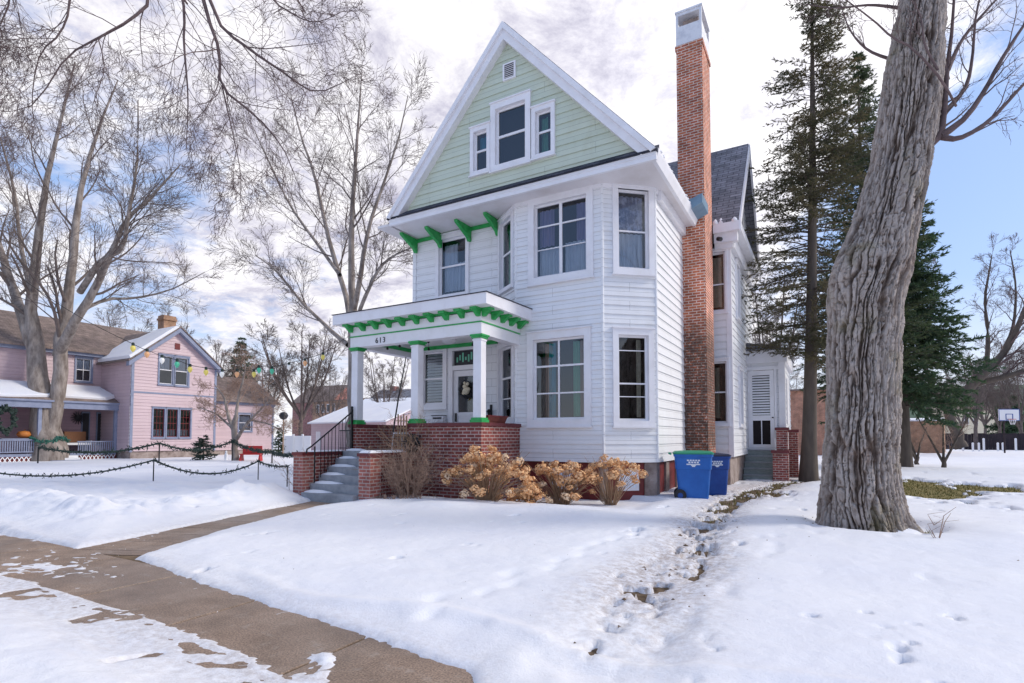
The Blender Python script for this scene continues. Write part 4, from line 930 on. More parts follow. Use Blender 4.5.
# yard tree in front of the pink house: twin trunk
d0 = 31
bare_tree('maple_tree', [
    (L3(d0, (48, 466), (48, 452), (47, 436), (46, 418), (43, 398), (38, 370), (33, 340), (31, 312), (34, 285), (37, 250), (41, 205), (52, 160), (62, 115), (75, 62, -1)), [1.0, .84, .76, .66, .54, .46, .40, .30, .26, .22, .17, .12, .08, .04], 7),
    (L3(d0, (35, 355), (23, 318), (10, 280, 1), (2, 255, 1), (-8, 220, 2), (-22, 170, 3)), [.28, .26, .22, .18, .12, .05], 6),
    (L3(d0, (49, 440), (57, 395), (60, 345), (64, 320), (72, 270), (76, 225), (83, 180), (98, 130), (118, 80)), [0.393, 0.367, 0.328, 0.302, 0.223, 0.183, 0.131, 0.079, 0.033], 7.5),
    (L3(d0, (58, 355), (74, 322, -1), (94, 290, -1), (110, 258, -2), (125, 222, -2), (150, 198, -3), (180, 165, -3)), [0.288, 0.236, 0.197, 0.144, 0.105, 0.072, 0.026], 7.5),
    (L3(d0, (80, 292, -1), (100, 262, -2), (122, 248, -2), (128, 215, -3), (137, 165, -3), (138, 100, -3)), [0.171, 0.144, 0.112, 0.092, 0.059, 0.026], 6),
    (L3(d0, (62, 335), (80, 312, 1), (105, 300, 2), (135, 298, 3), (170, 290, 3), (205, 272, 3)), [0.157, 0.118, 0.092, 0.072, 0.046, 0.019], 5),
    (L3(d0, (30, 290), (20, 240, 2), (14, 190, 3), (-5, 120, 4)), [0.144, 0.112, 0.079, 0.026], 6),
], C(n=[13, 8, 5, 2], rmin=.0095), 3, 'massive twin-trunked bare tree with a garland round it in front of the pink house', mat='barklight', trunkmat='bark')
g = MB(); base = D(48, 440, d0)
for i in range(260):
    a_ = i/260*6.283; R_ = .80; p = base+Vector((math.cos(a_)*R_, math.sin(a_)*R_, .12*math.sin(a_*3))); v = Vector(RS.normal(0, .09, 3)); g.tube([p-v, p+v], [.03, .015], 4)
M['tinsel'] = noisy('tinsel_green', (.05, .20, .15), (.02, .09, .07), 12, .5)
thingmesh(g, 'tree_garland', 'tinsel', 'green tinsel garland wrapped round the massive twin-trunked tree', 'garland')
# tall tree behind the porch
d0 = 24
bare_tree('maple_tree', [
    (L3(d0, (352, 447), (352, 420), (353, 380), (353, 340), (353, 305)), [0.266, 0.237, 0.215, 0.2, 0.178], 0),
    (L3(d0, (353, 345), (347, 300, 1), (338, 270, 1), (325, 225, 1), (315, 175, 1), (302, 140, 1), (290, 92, 1)), [0.148, 0.126, 0.111, 0.089, 0.067, 0.044, 0.015], 5.2),
    (L3(d0, (353, 305), (351, 260), (352, 215), (355, 170), (358, 125), (362, 70)), [0.163, 0.141, 0.111, 0.081, 0.052, 0.015], 5.2),
    (L3(d0, (354, 310), (362, 270, -1), (368, 230, -1), (383, 185, -1), (398, 140, -1), (408, 95, -1)), [0.126, 0.104, 0.081, 0.059, 0.037, 0.015], 5),
    (L3(d0, (355, 325), (368, 290, -2), (385, 262, -2), (410, 248, -2.4)), [0.096, 0.074, 0.052, 0.022], 3.4),
    (L3(d0, (348, 345), (325, 325, 2), (300, 300, 2), (275, 270, 2), (255, 255, 2)), [0.111, 0.089, 0.067, 0.044, 0.015], 4.2),
    (L3(d0, (340, 275), (318, 245, 2), (290, 205, 3), (268, 160, 3), (250, 120, 3)), [0.089, 0.074, 0.052, 0.037, 0.015], 5),
], C(n=[13, 8, 5, 2], rmin=.0075), 8, 'tall brown bare tree rising from behind the left end of the porch', mat='barktwig', trunkmat='bark')
# small ornamental tree
d0 = 30.5
bare_tree('ornamental_tree', [
    (L3(d0, (236, 463), (235, 445), (234, 428), (236, 415)), [.20, .16, .15, .12], 0),
    (L3(d0, (235, 432), (228, 415, .5), (224, 398, .6), (214, 384, .8)), [.12, .09, .06, .02], 3.2),
    (L3(d0, (236, 420), (238, 400), (243, 380), (246, 366)), [.10, .07, .05, .02], 3.0),
    (L3(d0, (236, 440), (246, 425, -.6), (258, 412, -.8), (270, 400, -1)), [.11, .08, .06, .02], 3.2),
    (L3(d0, (250, 420), (268, 424, -1), (285, 432, -1.3)), [.06, .04, .02], 2.4),
    (L3(d0, (232, 428), (216, 414, 1), (200, 408, 1.4)), [.07, .05, .02], 2.4),
], C(n=[8, 7, 5, 3], rmin=.008, ang=(30, 75)), 15, 'low spreading crabapple by the red bench with reddish brown twigs', mat='drytwig', trunkmat='bark')
# overhanging street tree, trunk outside the picture on the left
tp = np.array([2.6, -12.3, -.1]); d0 = 6.2
cfd = C(n=[14, 6, 4, 2], up=[0, -.03, -.05, -.05], wob=[.08, .10, .11, .11], rmin=.0025, ratio=[.55, .66, .70, .75], ang=(25, 60), max=4, rr=.42)
bare_tree('street_tree', [
    ([tp, tp+(0, 0, 1.5), tp+(.1, .1, 3.5), tp+(.4, .4, 5.5)], [.34, .27, .24, .2], 0),
    ([tp+(.4, .4, 5.3), np.array(D(-140, -160, 5.5)), np.array(D(60, -130, 6)), np.array(D(180, -90, 6.2)), np.array(D(300, -60, 6.6))], [.15, .11, .09, .07, .04], 2.6),
    ([tp+(.1, .1, 3.5), np.array(D(-260, -60, 5.2)), np.array(D(-120, -40, 5.8)), np.array(D(-30, 30, 6.4))], [.12, .08, .06, .02], 2.2),
    (L3(d0, (150, -110), (181, -10), (184, 45), (188, 100), (186, 150)), [0.0243, 0.0162, 0.0119, 0.0076, 0.0027], 1.7),
    (L3(d0, (185, -90), (203, 0), (219, 50), (222, 86), (258, 118), (284, 150), (300, 190)), [0.0297, 0.0216, 0.0173, 0.014, 0.0108, 0.0065, 0.0022], 1.9),
    (L3(d0, (190, -70), (217, 18), (248, 48), (280, 70), (316, 92), (355, 76)), [0.0243, 0.0184, 0.0151, 0.0119, 0.0076, 0.0027], 1.9),
    (L3(d0, (120, -100), (150, -10), (132, 18), (98, 38), (66, 58), (34, 104), (0, 112)), [0.027, 0.0189, 0.0151, 0.0119, 0.0086, 0.0054, 0.0027], 1.9),
    (L3(d0, (60, -110), (70, -10), (62, 30), (40, 55), (32, 100), (36, 130)), [0.0189, 0.0135, 0.0097, 0.007, 0.0048, 0.0022], 1.6),
    (L3(d0, (222, 86), (232, 130), (240, 170), (240, 205)), [0.0097, 0.0065, 0.0043, 0.0017], 1.3),
    (L3(d0, (245, -90), (268, -10), (290, 12), (316, 22), (345, 10)), [0.0162, 0.0108, 0.0081, 0.0054, 0.0022], 1.3),
    (L3(d0, (0, -90), (10, -10), (2, 20), (-10, 40)), [0.0162, 0.0108, 0.0065, 0.0032], 1.4),
    (L3(d0, (98, 38), (104, 70), (92, 110), (96, 150)), [0.0065, 0.0048, 0.0032, 0.0017], 1.2),
], cfd, 21, 'bare drooping branches of a street tree hanging in from above at upper left', mat='purpletwig', trunkmat='purpletwig', kseg=14)
# generic background trees, three prototypes copied about
def proto(seed, h, label, loc, mat='barktwig', spread=1.0, n=(9, 6, 5, 3), nl=6, rmin=.012):
    rnd = np.random.RandomState(seed); L = []
    b = np.array(loc, float); f = b+np.array([rnd.uniform(-.2, .2), rnd.uniform(-.2, .2), h*.28])
    L.append(([b, b*.5+f*.5, f], [h*.020, h*.016, h*.013], 0))
    for i in range(nl):
        a_ = i/nl*6.283+rnd.uniform(-.3, .3); s_ = rnd.uniform(.12, .30)*h*spread; z_ = h*rnd.uniform(.70, 1.0)
        st_ = f-np.array([0, 0, h*rnd.uniform(0, .1)]); en_ = b+np.array([math.cos(a_)*s_, math.sin(a_)*s_, z_]); md = st_*.5+en_*.5+np.array([math.cos(a_)*s_*.12, math.sin(a_)*s_*.12, -h*.02])
        L.append(([st_, md, en_], [h*.009, h*.006, h*.002], h*.34))
    return bare_tree('bare_tree', L, C(n=list(n), rmin=rmin), seed, label, mat=mat, trunkmat='barktwig', group='bare trees in the background', kseg=8)
def put(p, x, y, s, rz, label, zz=0):
    c = copy_tree(p); c.location = (x, y, zz); c.scale = (s, s, s); c.rotation_euler = (0, 0, rz); c['label'] = label; return c
def gd(px, depth): q = D(px, 430, depth); return q.x, q.y
x_, y_ = gd(300, 44); pA = proto(31, 11.5, 'broad bare tree between the pink house and the porch', (x_, y_, 0), nl=8, rmin=.012)
x_, y_ = gd(140, 52); pB = proto(32, 14, 'bare tree rising behind the pink house roof', (x_, y_, 0), nl=7)
x_, y_ = gd(385, 60); pC = proto(33, 11, 'bare tree seen through the porch above the snowy roofs', (x_, y_, 0), nl=6, spread=.8)
for i, (p, px_, dep, s_, lab) in enumerate([
        (pA, 262, 62, 1.0, 'bare tree just right of the dark fir behind the ornamental tree'), (pB, 225, 70, .95, 'bare tree behind the right end of the pink house'),
        (pC, 205, 58, 1.0, 'bare tree just left of the dark fir'), (pB, 330, 78, .8, 'bare tree far behind the brick hall at left'),
        (pA, 62, 60, 1.1, 'bare tree behind the brown roof of the pink house'), (pC, 770, 42, 1.25, 'bare tree behind the back entry room'),
        (pA, 758, 58, 1.15, 'farther bare tree behind the back entry room'), (pC, 742, 50, 1.0, 'thin bare tree hidden partly by the rear wing'),
        (pC, 1000, 62, .9, 'bare tree behind the basketball hoop'), (pA, 985, 82, 1.1, 'spreading bare tree beyond the dark fence'),
        (pB, 1040, 75, 1.0, 'bare tree at the far right edge beyond the fence'), (pC, 935, 90, 1.0, 'bare tree behind the tan brick garage'),
        (pB, 790, 95, .9, 'distant bare tree over the orange brick building'), (pA, 400, 95, .8, 'far bare tree right of the grey-roofed house'),
        (pA, -10, 75, 1.1, 'bare tree beyond the left end of the pink house'), (pB, 960, 110, 1.1, 'far bare tree in front of the wooded hill'), (pC, 975, 56, 1.0, 'thin bare tree just left of the basketball hoop'), (pB, 1022, 58, .8, 'bare tree right of the basketball hoop')]):
    x_, y_ = gd(px_, dep); put(p, x_, y_, s_, i*1.7, lab)
# right-hand dark tree with thick low limbs
d0 = 40
bare_tree('leaning_tree', [
    (L3(d0, (962, 448), (955, 430), (946, 405), (938, 390)), [.42, .36, .30, .26], 0),
    (L3(d0, (946, 408), (965, 392), (985, 372, -1), (1002, 355, -1), (1020, 322, -2), (1040, 270, -2)), [.34, .32, .28, .22, .17, .08], 5.5),
    (L3(d0, (975, 384), (1000, 378, -1), (1024, 372, -2), (1060, 366, -2)), [.24, .20, .18, .12], 4.5),
    (L3(d0, (940, 398), (928, 378, 1), (925, 350, 1), (932, 310, 1), (940, 270, 1)), [.22, .18, .14, .09, .03], 4.5),
    (L3(d0, (985, 372), (988, 340, 1), (985, 300, 1), (992, 255, 1)), [.18, .14, .10, .03], 4.5),
    (L3(d0, (1000, 358), (1012, 330, 1), (1016, 290, 1), (1010, 250, 1)), [.14, .11, .07, .03], 4),
], C(n=[10, 6, 5, 3], rmin=.010), 44, 'dark leaning bare tree with thick low limbs in front of the fence at right', mat='purpletwig', trunkmat='barkdark')
# little bare shrubs right of the big trunk
for k, (px_, py_, hh, lab) in enumerate(((917, 467, 2.6, 'bare multi-stemmed shrub in the snow left of the slanting sapling'), (944, 470, 2.8, 'slanting bare sapling in the snow beside the tan garage'))):
    b = np.array(G(px_, py_)); rnd = np.random.RandomState(60+k); L = [([b, b+(0, 0, .25), b+(.05, 0, .5)], [.11, .09, .07], 0)]
    for i in range(5 if k == 0 else 3):
        a_ = rnd.uniform(0, 6.28) if k == 0 else .4+i; s_ = hh*.45; L.append(([b+(0, 0, .3), b+(math.cos(a_)*s_*.4, math.sin(a_)*s_*.4, hh*.45), b+(math.cos(a_)*s_, math.sin(a_)*s_, hh*rnd.uniform(.7, 1))], [.06, .04, .012], 1.3))
    bare_tree('bare_shrub', L, C(n=[6, 5, 4], rmin=.006, max=3), 70+k, lab, 'shrub', mat='drytwig', trunkmat='barkdark', kseg=7)
# ---- the big furrowed trunk
def big_trunk():
    ctr = [(864, 560, 0), (864, 530, 0), (860, 500, 0), (859, 470, 0), (859.5, 440, 0), (860.5, 400, 0), (861.5, 350, 0), (864, 320, 0), (866, 300, 0), (873, 275, 0), (880, 240, 0), (891, 200, 0), (901, 160, 0), (908, 120, 0), (913, 80, 0), (917, 40, 0), (921, 0, 0), (926, -50, 0), (932, -110, 0)]
    rad = [39, 38, 34.5, 32.5, 31, 30, 29.5, 30.5, 31.5, 31.5, 30, 28, 24.5, 25, 24, 22, 19.5, 18, 16]
    dep = 8.55; P = [np.array(D(x, y, dep)) for x, y, _ in ctr]; P[0][2] = -.15
    R = [r*dep/F for r in rad]
    nz, na = 900, 420; C_, R_ = smooth_line(P, R, nz); C_ = np.array(C_); R_ = np.array(R_)
    zz = C_[:, 2][:, None]; th = np.linspace(0, 2*np.pi, na, endpoint=False)[None, :]
    r = np.repeat(R_[:, None], na, 1)
    flare = np.exp(-np.maximum(zz, 0)/.28); r = r*(1+flare*(.08+.12*np.sin(th*5+1.3)+.08*np.sin(th*9+.5)))
    r = r*(1+.05*np.sin(th*3+zz*.8)+.03*np.sin(th*2-zz*1.7))
    # burl on the camera-left side and old scar
    burl = np.exp(-((zz-4.05)/.42)**2)*np.exp(-(((th-3.95+np.pi) % (2*np.pi)-np.pi)/.55)**2); r = r+.16*burl
    def nf(s_th, s_z, seed, o=4):
        # periodic in theta: blend two samples
        x1 = th*s_th/(2*np.pi)+0*zz; yv = zz*s_z+0*th; twist = .25*np.sin(zz*1.3)+.6*(zz > 3)*(zz-3)*.15
        a = fbm(x1+twist*s_th/6, yv, 1, o, seed); b = fbm(x1-s_th+twist*s_th/6, yv, 1, o, seed); w_ = th/(2*np.pi)
        w2 = sstep(.85, 1, w_+0*zz); return a*(1-w2)+b*w2
    warp = nf(14, 2.6, 5, 4)
    def ridges(nr, vz, wp, seed):
        x1 = th*nr/(2*np.pi)+warp*wp+.30*np.sin(zz*1.1)*2; xm = x1 % nr; a_ = vnoise(xm, zz*vz, seed); b_ = vnoise(xm-nr, zz*vz, seed); w2 = sstep(nr-1.5, nr-.2, xm); n_ = a_*(1-w2)+b_*w2
        return np.abs(2*n_-1)
    e1 = ridges(60, 1.1, 2.0, 3); e2 = ridges(116, 3.6, 3.6, 8); e3 = ridges(40, 9, 8, 18)      # small values are the furrow lines
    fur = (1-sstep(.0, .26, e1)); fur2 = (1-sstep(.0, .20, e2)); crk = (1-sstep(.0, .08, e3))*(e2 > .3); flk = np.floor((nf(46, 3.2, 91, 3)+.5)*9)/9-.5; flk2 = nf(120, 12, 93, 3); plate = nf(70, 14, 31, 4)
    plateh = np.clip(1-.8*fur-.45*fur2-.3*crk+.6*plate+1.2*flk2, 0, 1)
    r = r-.10*fur-.050*fur2*(1-fur)-.022*crk*(1-fur)+.018*plate+.055*flk+.030*flk2-.005+.05*nf(5, .8, 77, 2)+.030
    dirx = np.array([math.cos(0), 0, 0]); X = C_[:, 0][:, None]+r*np.cos(th); Y = C_[:, 1][:, None]+r*np.sin(th); Z = zz+0*th
    V = np.stack([X, Y, Z], -1).reshape(-1, 3)
    i = np.arange(nz-1)[:, None]*na+np.arange(na)[None]; j = np.arange(nz-1)[:, None]*na+((np.arange(na)+1) % na)[None]
    Q = np.stack([i, j, j+na, i+na], -1).reshape(-1, 4)
    base = Vector(P[1]); base.z = 0
    t = empty('old_tree', base, 'huge old tree with deeply furrowed grey bark and a leaning trunk', 'tree')
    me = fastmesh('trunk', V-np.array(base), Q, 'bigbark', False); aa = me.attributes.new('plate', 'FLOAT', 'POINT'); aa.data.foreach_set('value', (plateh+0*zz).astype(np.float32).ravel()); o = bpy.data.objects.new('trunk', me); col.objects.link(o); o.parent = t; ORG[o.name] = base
    rnd = np.random.RandomState(4); out = {}; big = []
    limbs = [
        (L3(8.5, (925, 150), (931, 143, -.05), (941, 132, -.1), (945, 100, -.1), (947, 70), (952, 30), (955, -20)), [.09, .07, .05, .042, .034, .024, .015], 1.0),
        (L3(8.5, (941, 136, -.1), (965, 118, -.2), (985, 90, -.2), (1000, 62, -.2), (1024, 25, -.2), (1050, -10, -.3)), [.06, .042, .034, .028, .02, .012], 1.3),
        (L3(8.5, (942, 137, -.1), (960, 138, -.3), (990, 120, -.4), (1024, 84, -.5), (1060, 50, -.5)), [.05, .036, .03, .02, .01], 1.3),
        (L3(8.5, (945, 112, -.1), (965, 88, .1), (972, 60, .1), (976, 15, .1), (985, -20)), [.04, .03, .022, .016, .01], 1.2),
        (L3(8.5, (947, 80), (941, 50), (938, 20), (935, -20)), [.04, .03, .02, .012], 1.0),
        (L3(8.5, (948, 70), (962, 40, .2), (985, 12, .2), (1010, -15, .2)), [.035, .026, .02, .01], 1.2),
        (L3(7.85, (956, 106, .3), (940, 78), (912, 48), (893, 38), (873, 20, -.1), (846, 0, -.2), (830, -12, -.2)), [.018, .017, .015, .014, .011, .008, .004], .9),
        (L3(7.85, (938, 70), (925, 45), (920, 15), (905, -10)), [.018, .014, .010, .006], .7),
        (L3(8.85, (893, 60, .2), (868, 50, .3), (850, 30, .3), (840, 2, .4)), [.03, .02, .012, .005], .8),
        (L3(8.85, (900, 8, .2), (870, 5, .3), (835, 8, .3), (805, 4, .4)), [.03, .02, .012, .005], .8)]
    for pts, rad_, Ls in limbs:
        P2, R2 = smooth_line(pts, rad_, 12); big.append((P2, R2)); kids(out, P2, R2, Ls, 0, rnd, C(n=[7, 5, 3], rmin=.0035, up=[.04, .05, .03], wob=[.1, .14, .16], max=3, ang=(20, 50), ratio=[.7, .6, .55]), .25)
    l_ = batch('limb', [pack(big, 10)], 'purpletwig', t)
    batch('crown', [pack(v, 4) for v in out.values()], 'purpletwig', t)
big_trunk()
# twigs sticking out of the snow by the big tree
for k, (px_, py_, lab) in enumerate(((938, 543, 'small bare seedling poking out of the snow right of the big trunk'), (934, 525, 'tiny bare twig poking out of the snow behind the seedling'))):
    b = G(px_, py_, .1); m_ = MB()
    for i in range(5 if k == 0 else 2):
        m_.tube([b, b+Vector((RS.uniform(-.1, .15), RS.uniform(-.1, .1), .10+.06*i)), b+Vector((RS.uniform(-.15, .3), RS.uniform(-.1, .1), .14+.08*i))], [.006, .004, .002], 4)
    thingmesh(m_, 'seedling', 'drytwig', lab, 'seedling')
# ------------------------------------------------------------------ CONIFERS
def conifer(name, base, h, prof, label, seed, nw=60, per=5, mat='needles', droop=.25, trunk_r=.2, lean=(0, 0), zstart=.2, spray=.55, dens=1.0, tri=(.05, .16), gap=0, ntri=7, clump=-.12):
    rnd = np.random.RandomState(seed); b = np.array([base[0], base[1], 0.]); t = empty(name, Vector(b), label, 'tree')
    lx = np.array([lean[0], lean[1], 0.])
    def ax(f): return b+np.array([0, 0, h*f])+lx*f*(1.0-.4*f)
    fs_ = np.linspace(0, 1, 14); P = [ax(f)-np.array([0, 0, .2])*(f == 0) for f in fs_]; R = [trunk_r*(1-.93*f)*(1+.35*math.exp(-f*h/.5)) for f in fs_]
    batch('trunk', [pack([(P, R)], 12)], 'barkdark', t)
    br = []; segs = []
    for i in range(nw):
        f = zstart+(1-zstart)*(i+rnd.uniform(0, .8))/nw
        for j in range(per):
            if rnd.uniform() < gap: continue
            L = np.interp(f, [p[0] for p in prof], [p[1] for p in prof])*rnd.uniform(.60, 1.12)
            if L < .1: continue
            a_ = rnd.uniform(0, 6.283)
            if fbm(np.array([a_*1.3]), np.array([f*h*.9]), 1, 2, seed)[0] < clump: continue
            d_ = np.array([math.cos(a_), math.sin(a_), rnd.uniform(-.15, .45)]); p = ax(f); pts = [p]; m = 6; dr_ = droop*rnd.uniform(.3, 1.5)
            for k in range(m-1):
                d_ = unit(d_+np.array([0, 0, -dr_/(m-1)*2 if k < 3 else dr_*.30])+rnd.normal(0, .05, 3)); p = p+d_*L/(m-1); pts.append(p)
            br.append((pts, [max(.004, .009*L*(1-k/(m-1))+.003) for k in range(m)]))
            ns = int(L*9*dens)+3
            for k in range(ns):
                s_ = .15+.85*(k+rnd.uniform(0, 1))/ns; fi = s_*(m-1); ii = min(int(fi), m-2); q = pts[ii]*(1-(fi-ii))+pts[ii+1]*(fi-ii); dr = unit(pts[ii+1]-pts[ii])
                sd = unit(np.cross(dr, [0, 0, 1]))*(1 if k % 2 else -1); dd = unit(dr*.7+sd*rnd.uniform(.2, 1.1)+np.array([0, 0, rnd.uniform(-.65, .55)]))
                l_ = spray*rnd.uniform(.5, 1.1)*(1.15-.7*s_)*min(1, .4+L/2.2)
                segs.append((q, q+dd*l_))
            segs.append((pts[-2], pts[-1]+d_*.15))
    batch('branches', [pack(br, 4)], 'barkdark', t).name
    A = np.array([s_[0] for s_ in segs]); B = np.array([s_[1] for s_ in segs]); n = len(A); K = ntri
    tt = rnd.uniform(.05, 1.0, (n, K, 1)); Q = A[:, None]*(1-tt)+B[:, None]*tt; ln = np.linalg.norm(B-A, axis=1)[:, None, None]; dr = (B-A)[:, None]/ln
    rv = rnd.normal(0, 1, (n, K, 3)); rv = rv-dr*(rv*dr).sum(2, keepdims=True); rv /= np.linalg.norm(rv, axis=2, keepdims=True); 
    hl = rnd.uniform(tri[1]*.6, tri[1]*1.2, (n, K, 1)); hw = rnd.uniform(tri[0]*.6, tri[0]*1.2, (n, K, 1))
    tip = Q+dr*hl*.8+rv*hl*.6; sdv = np.cross(dr, rv); a1 = Q+sdv*hw*.5; a2 = Q-sdv*hw*.5
    V = np.stack([a1, a2, tip], 2).reshape(-1, 3)-b; Tq = np.arange(len(V)).reshape(-1, 3)
    o = bpy.data.objects.new('crown', fastmesh('crown', V, Tq, mat)); col.objects.link(o); o.parent = t; ORG[o.name] = Vector(b)
    return t
p1 = G(808, 482); conifer('pine_tree', (p1.x, p1.y+.3), 17.8, [(.0, .8), (.22, 1.7), (.32, 2.4), (.45, 2.5), (.58, 2.1), (.72, 1.5), (.85, 1.0), (1, .35)], 'tall slender pine with a long bare lower trunk beside the back entry room', 5, nw=150, per=7, mat='needlesb', droop=.22, trunk_r=.23, lean=(.75, .2), zstart=.22, spray=.40, tri=(.026, .10), gap=.08, ntri=14, clump=-.04)
q_ = D(868, 430, 23); conifer('pine_tree', (q_.x, q_.y), 18, [(.0, 1.0), (.25, 2.6), (.55, 2.4), (.8, 1.3), (1, .25)], 'second tall pine rising just behind the furrowed old trunk', 6, nw=120, per=7, mat='needles', droop=.22, trunk_r=.22, zstart=.20, spray=.42, tri=(.035, .13), gap=.10, ntri=13, clump=-.10)
q_ = D(905, 430, 24); conifer('spruce_tree', (q_.x, q_.y), 14.0, [(.0, 2.7), (.15, 3.0), (.35, 3.1), (.55, 2.0), (.8, 1.1), (1, .15)], 'dense dark green spruce to the right of the furrowed old trunk', 7, nw=75, per=9, mat='spruce', droop=.40, trunk_r=.22, zstart=.20, spray=.55, tri=(.05, .15), gap=.05, ntri=13, clump=-.16)
q_ = D(240, 430, 66); conifer('fir_tree', (q_.x, q_.y), 13.5, [(.0, 3.6), (.4, 2.8), (.8, 1.2), (1, .2)], 'dark fir standing behind the ornamental tree and pink house', 8, nw=30, per=7, mat='spruce', trunk_r=.25, zstart=.08, spray=.8, tri=(.12, .3), ntri=6)
q_ = D(1012, 430, 70); conifer('fir_tree', (q_.x, q_.y), 6.5, [(.0, 3.0), (.4, 2.6), (.8, 1.4), (1, .3)], 'round dark evergreen behind the fence under the basketball hoop', 9, nw=20, per=8, mat='spruce', trunk_r=.2, zstart=.05, spray=.8, tri=(.12, .3), ntri=6)
q_ = D(279, 430, 38); conifer('cypress_bush', (q_.x, q_.y), 2.4, [(.0, .45), (.5, .4), (1, .05)], 'narrow dark evergreen bush near the white fence panels', 10, nw=16, per=7, mat='spruce', trunk_r=.05, zstart=.02, spray=.25, tri=(.05, .12), ntri=6)['category'] = 'bush'
q_ = D(204, 430, 31.5); conifer('cypress_bush', (q_.x, q_.y), 1.5, [(.0, .75), (.5, .6), (1, .1)], 'rounded blue-green bush against the pink house corner', 12, nw=12, per=9, mat='garland', trunk_r=.05, zstart=.02, spray=.25, tri=(.05, .12), ntri=7)['category'] = 'bush'
# ------------------------------------------------------------------ HYDRANGEAS and dry shrub
rb_ = np.random.RandomState(9)
def bloom_mesh(r, mat, seed):
    rnd = np.random.RandomState(seed); n = 80; v = rnd.normal(0, 1, (n, 3)); v /= np.linalg.norm(v, axis=1)[:, None]; c = v*(r*rnd.uniform(.55, 1.15, (n, 1)))*np.array([1, 1, .85])
    rv = rnd.normal(0, 1, (n, 3)); t1 = np.cross(v, rv); t1 /= np.linalg.norm(t1, axis=1)[:, None]; t2 = np.cross(v, t1); s_ = r*.26
    nrm = v*rnd.uniform(-.3, .5, (n, 1))*s_
    V = np.stack([c-t1*s_, c-t2*s_*.8+nrm, c+t1*s_, c+t2*s_*.8-nrm], 1).reshape(-1, 3); return fastmesh('flower_head', V, np.arange(4*n).reshape(-1, 4), mat)
BM = [bloom_mesh(.10, 'bloom', i) for i in range(4)]+[bloom_mesh(.092, 'bloompale', 9+i) for i in range(2)]
def hydrangea(c, rx, ry, h, n, label, seed, low=.2):
    rnd = np.random.RandomState(seed); z0 = hz(c[0], c[1])-.05; t = empty('hydrangea_bush', (c[0], c[1], max(z0, 0)), label, 'shrub', 'dried hydrangeas along the house front')
    B = np.array([c[0], c[1], max(z0, 0)-.03]); st = []
    for i in range(n):
        a_ = i*2.4+rnd.uniform(-.6, .6); q = min(1.12, math.sqrt((i+.5)/n)*rnd.uniform(.75, 1.18)); tip = B+np.array([math.cos(a_)*rx*q, math.sin(a_)*ry*q, 0]); tip[2] = B[2]+h*(1-(1-low)*q**3.2)*rnd.uniform(.62, 1.04)
        b0 = B+np.array([math.cos(a_)*rx*.12, math.sin(a_)*ry*.12, 0]); md = b0*.45+tip*.55+np.array([-math.cos(a_)*rx*.08, -math.sin(a_)*ry*.08, h*.10])
        P, R = smooth_line([b0, md, tip], [.009, .006, .004], 6); st.append((P, R))
        o = bpy.data.objects.new('flower_head', BM[rnd.choice([0, 1, 2, 3, 0, 1, 2, 3, 4, 5])]); col.objects.link(o); o.parent = t; o.location = Vector(tip)-t.location; s_ = rnd.uniform(.7, 1.45); o.scale = (s_*rnd.uniform(.85, 1.2), s_, s_*rnd.uniform(.65, .95)); o.rotation_euler = (rnd.uniform(-.5, .5), rnd.uniform(-.5, .5), rnd.uniform(0, 6))
    for i in range(n*2):
        a_ = rnd.uniform(0, 6.28); q = rnd.uniform(.2, 1.1); tip = B+np.array([math.cos(a_)*rx*q, math.sin(a_)*ry*q, h*rnd.uniform(.4, 1.0)]); P, R = smooth_line([B+np.array([math.cos(a_)*rx*.1, 0, 0]), B*.4+tip*.6+np.array([0, 0, .05]), tip], [.007, .005, .003], 6); st.append((P, R))
    batch('stems', [pack(st, 4)], 'straw', t)
hydrangea((4.45, -3.0), 1.12, .5, 1.12, 66, 'widest dried hydrangea bush, against the porch brick', 1)
hydrangea((5.55, -1.80), .98, .42, .98, 52, 'middle dried hydrangea bush under the bay window', 2, .1)
hydrangea((6.50, -1.40), .70, .36, 1.08, 24, 'smallest dried hydrangea bush with few blooms, beside the white basement window', 3, .7)
hydrangea((5.10, -2.4), .42, .25, .45, 18, 'low clump of dried hydrangea blooms lying at the snow line', 4, .5)
def dry_shrub(c, rx, h, n, label, seed, mat='drytwig', base_r=.18, lean=(0, 0)):
    rnd = np.random.RandomState(seed); z0 = max(hz(*c)-.05, 0); out = {}
    for i in range(n):
        a_ = rnd.uniform(0, 6.28); q = rnd.uniform(.1, 1); p = np.array([c[0]+math.cos(a_)*base_r, c[1]+math.sin(a_)*base_r*.7, z0-.03])
        d_ = unit(np.array([math.cos(a_)*q*rx/h+lean[0], math.sin(a_)*q*rx*.6/h+lean[1], 1.0])); grow(out, p, d_, h*rnd.uniform(.65, 1.1), .008, 1, rnd, C(n=[5, 5, 4], wob=[.1, .13, .2], up=[.02, .0, -.03], rmin=.0032, max=3, ratio=[.5, .5, .5]))
    t = empty('dry_shrub', (c[0], c[1], z0), label, 'shrub'); batch('branches', [pack(v, 4) for v in out.values()], mat, t); return t
dry_shrub((2.60, -3.25), .85, 1.15, 80, 'tangled leafless brown shrub between the front steps and the porch brick', 5)
dry_shrub((2.0, -2.75), .55, 1.75, 22, 'taller straw-coloured dead stems behind the leafless shrub', 6, 'straw')
dry_shrub((-.55, -3.6), .35, .9, 10, 'sparse leafless bush left of the stair pier', 7)
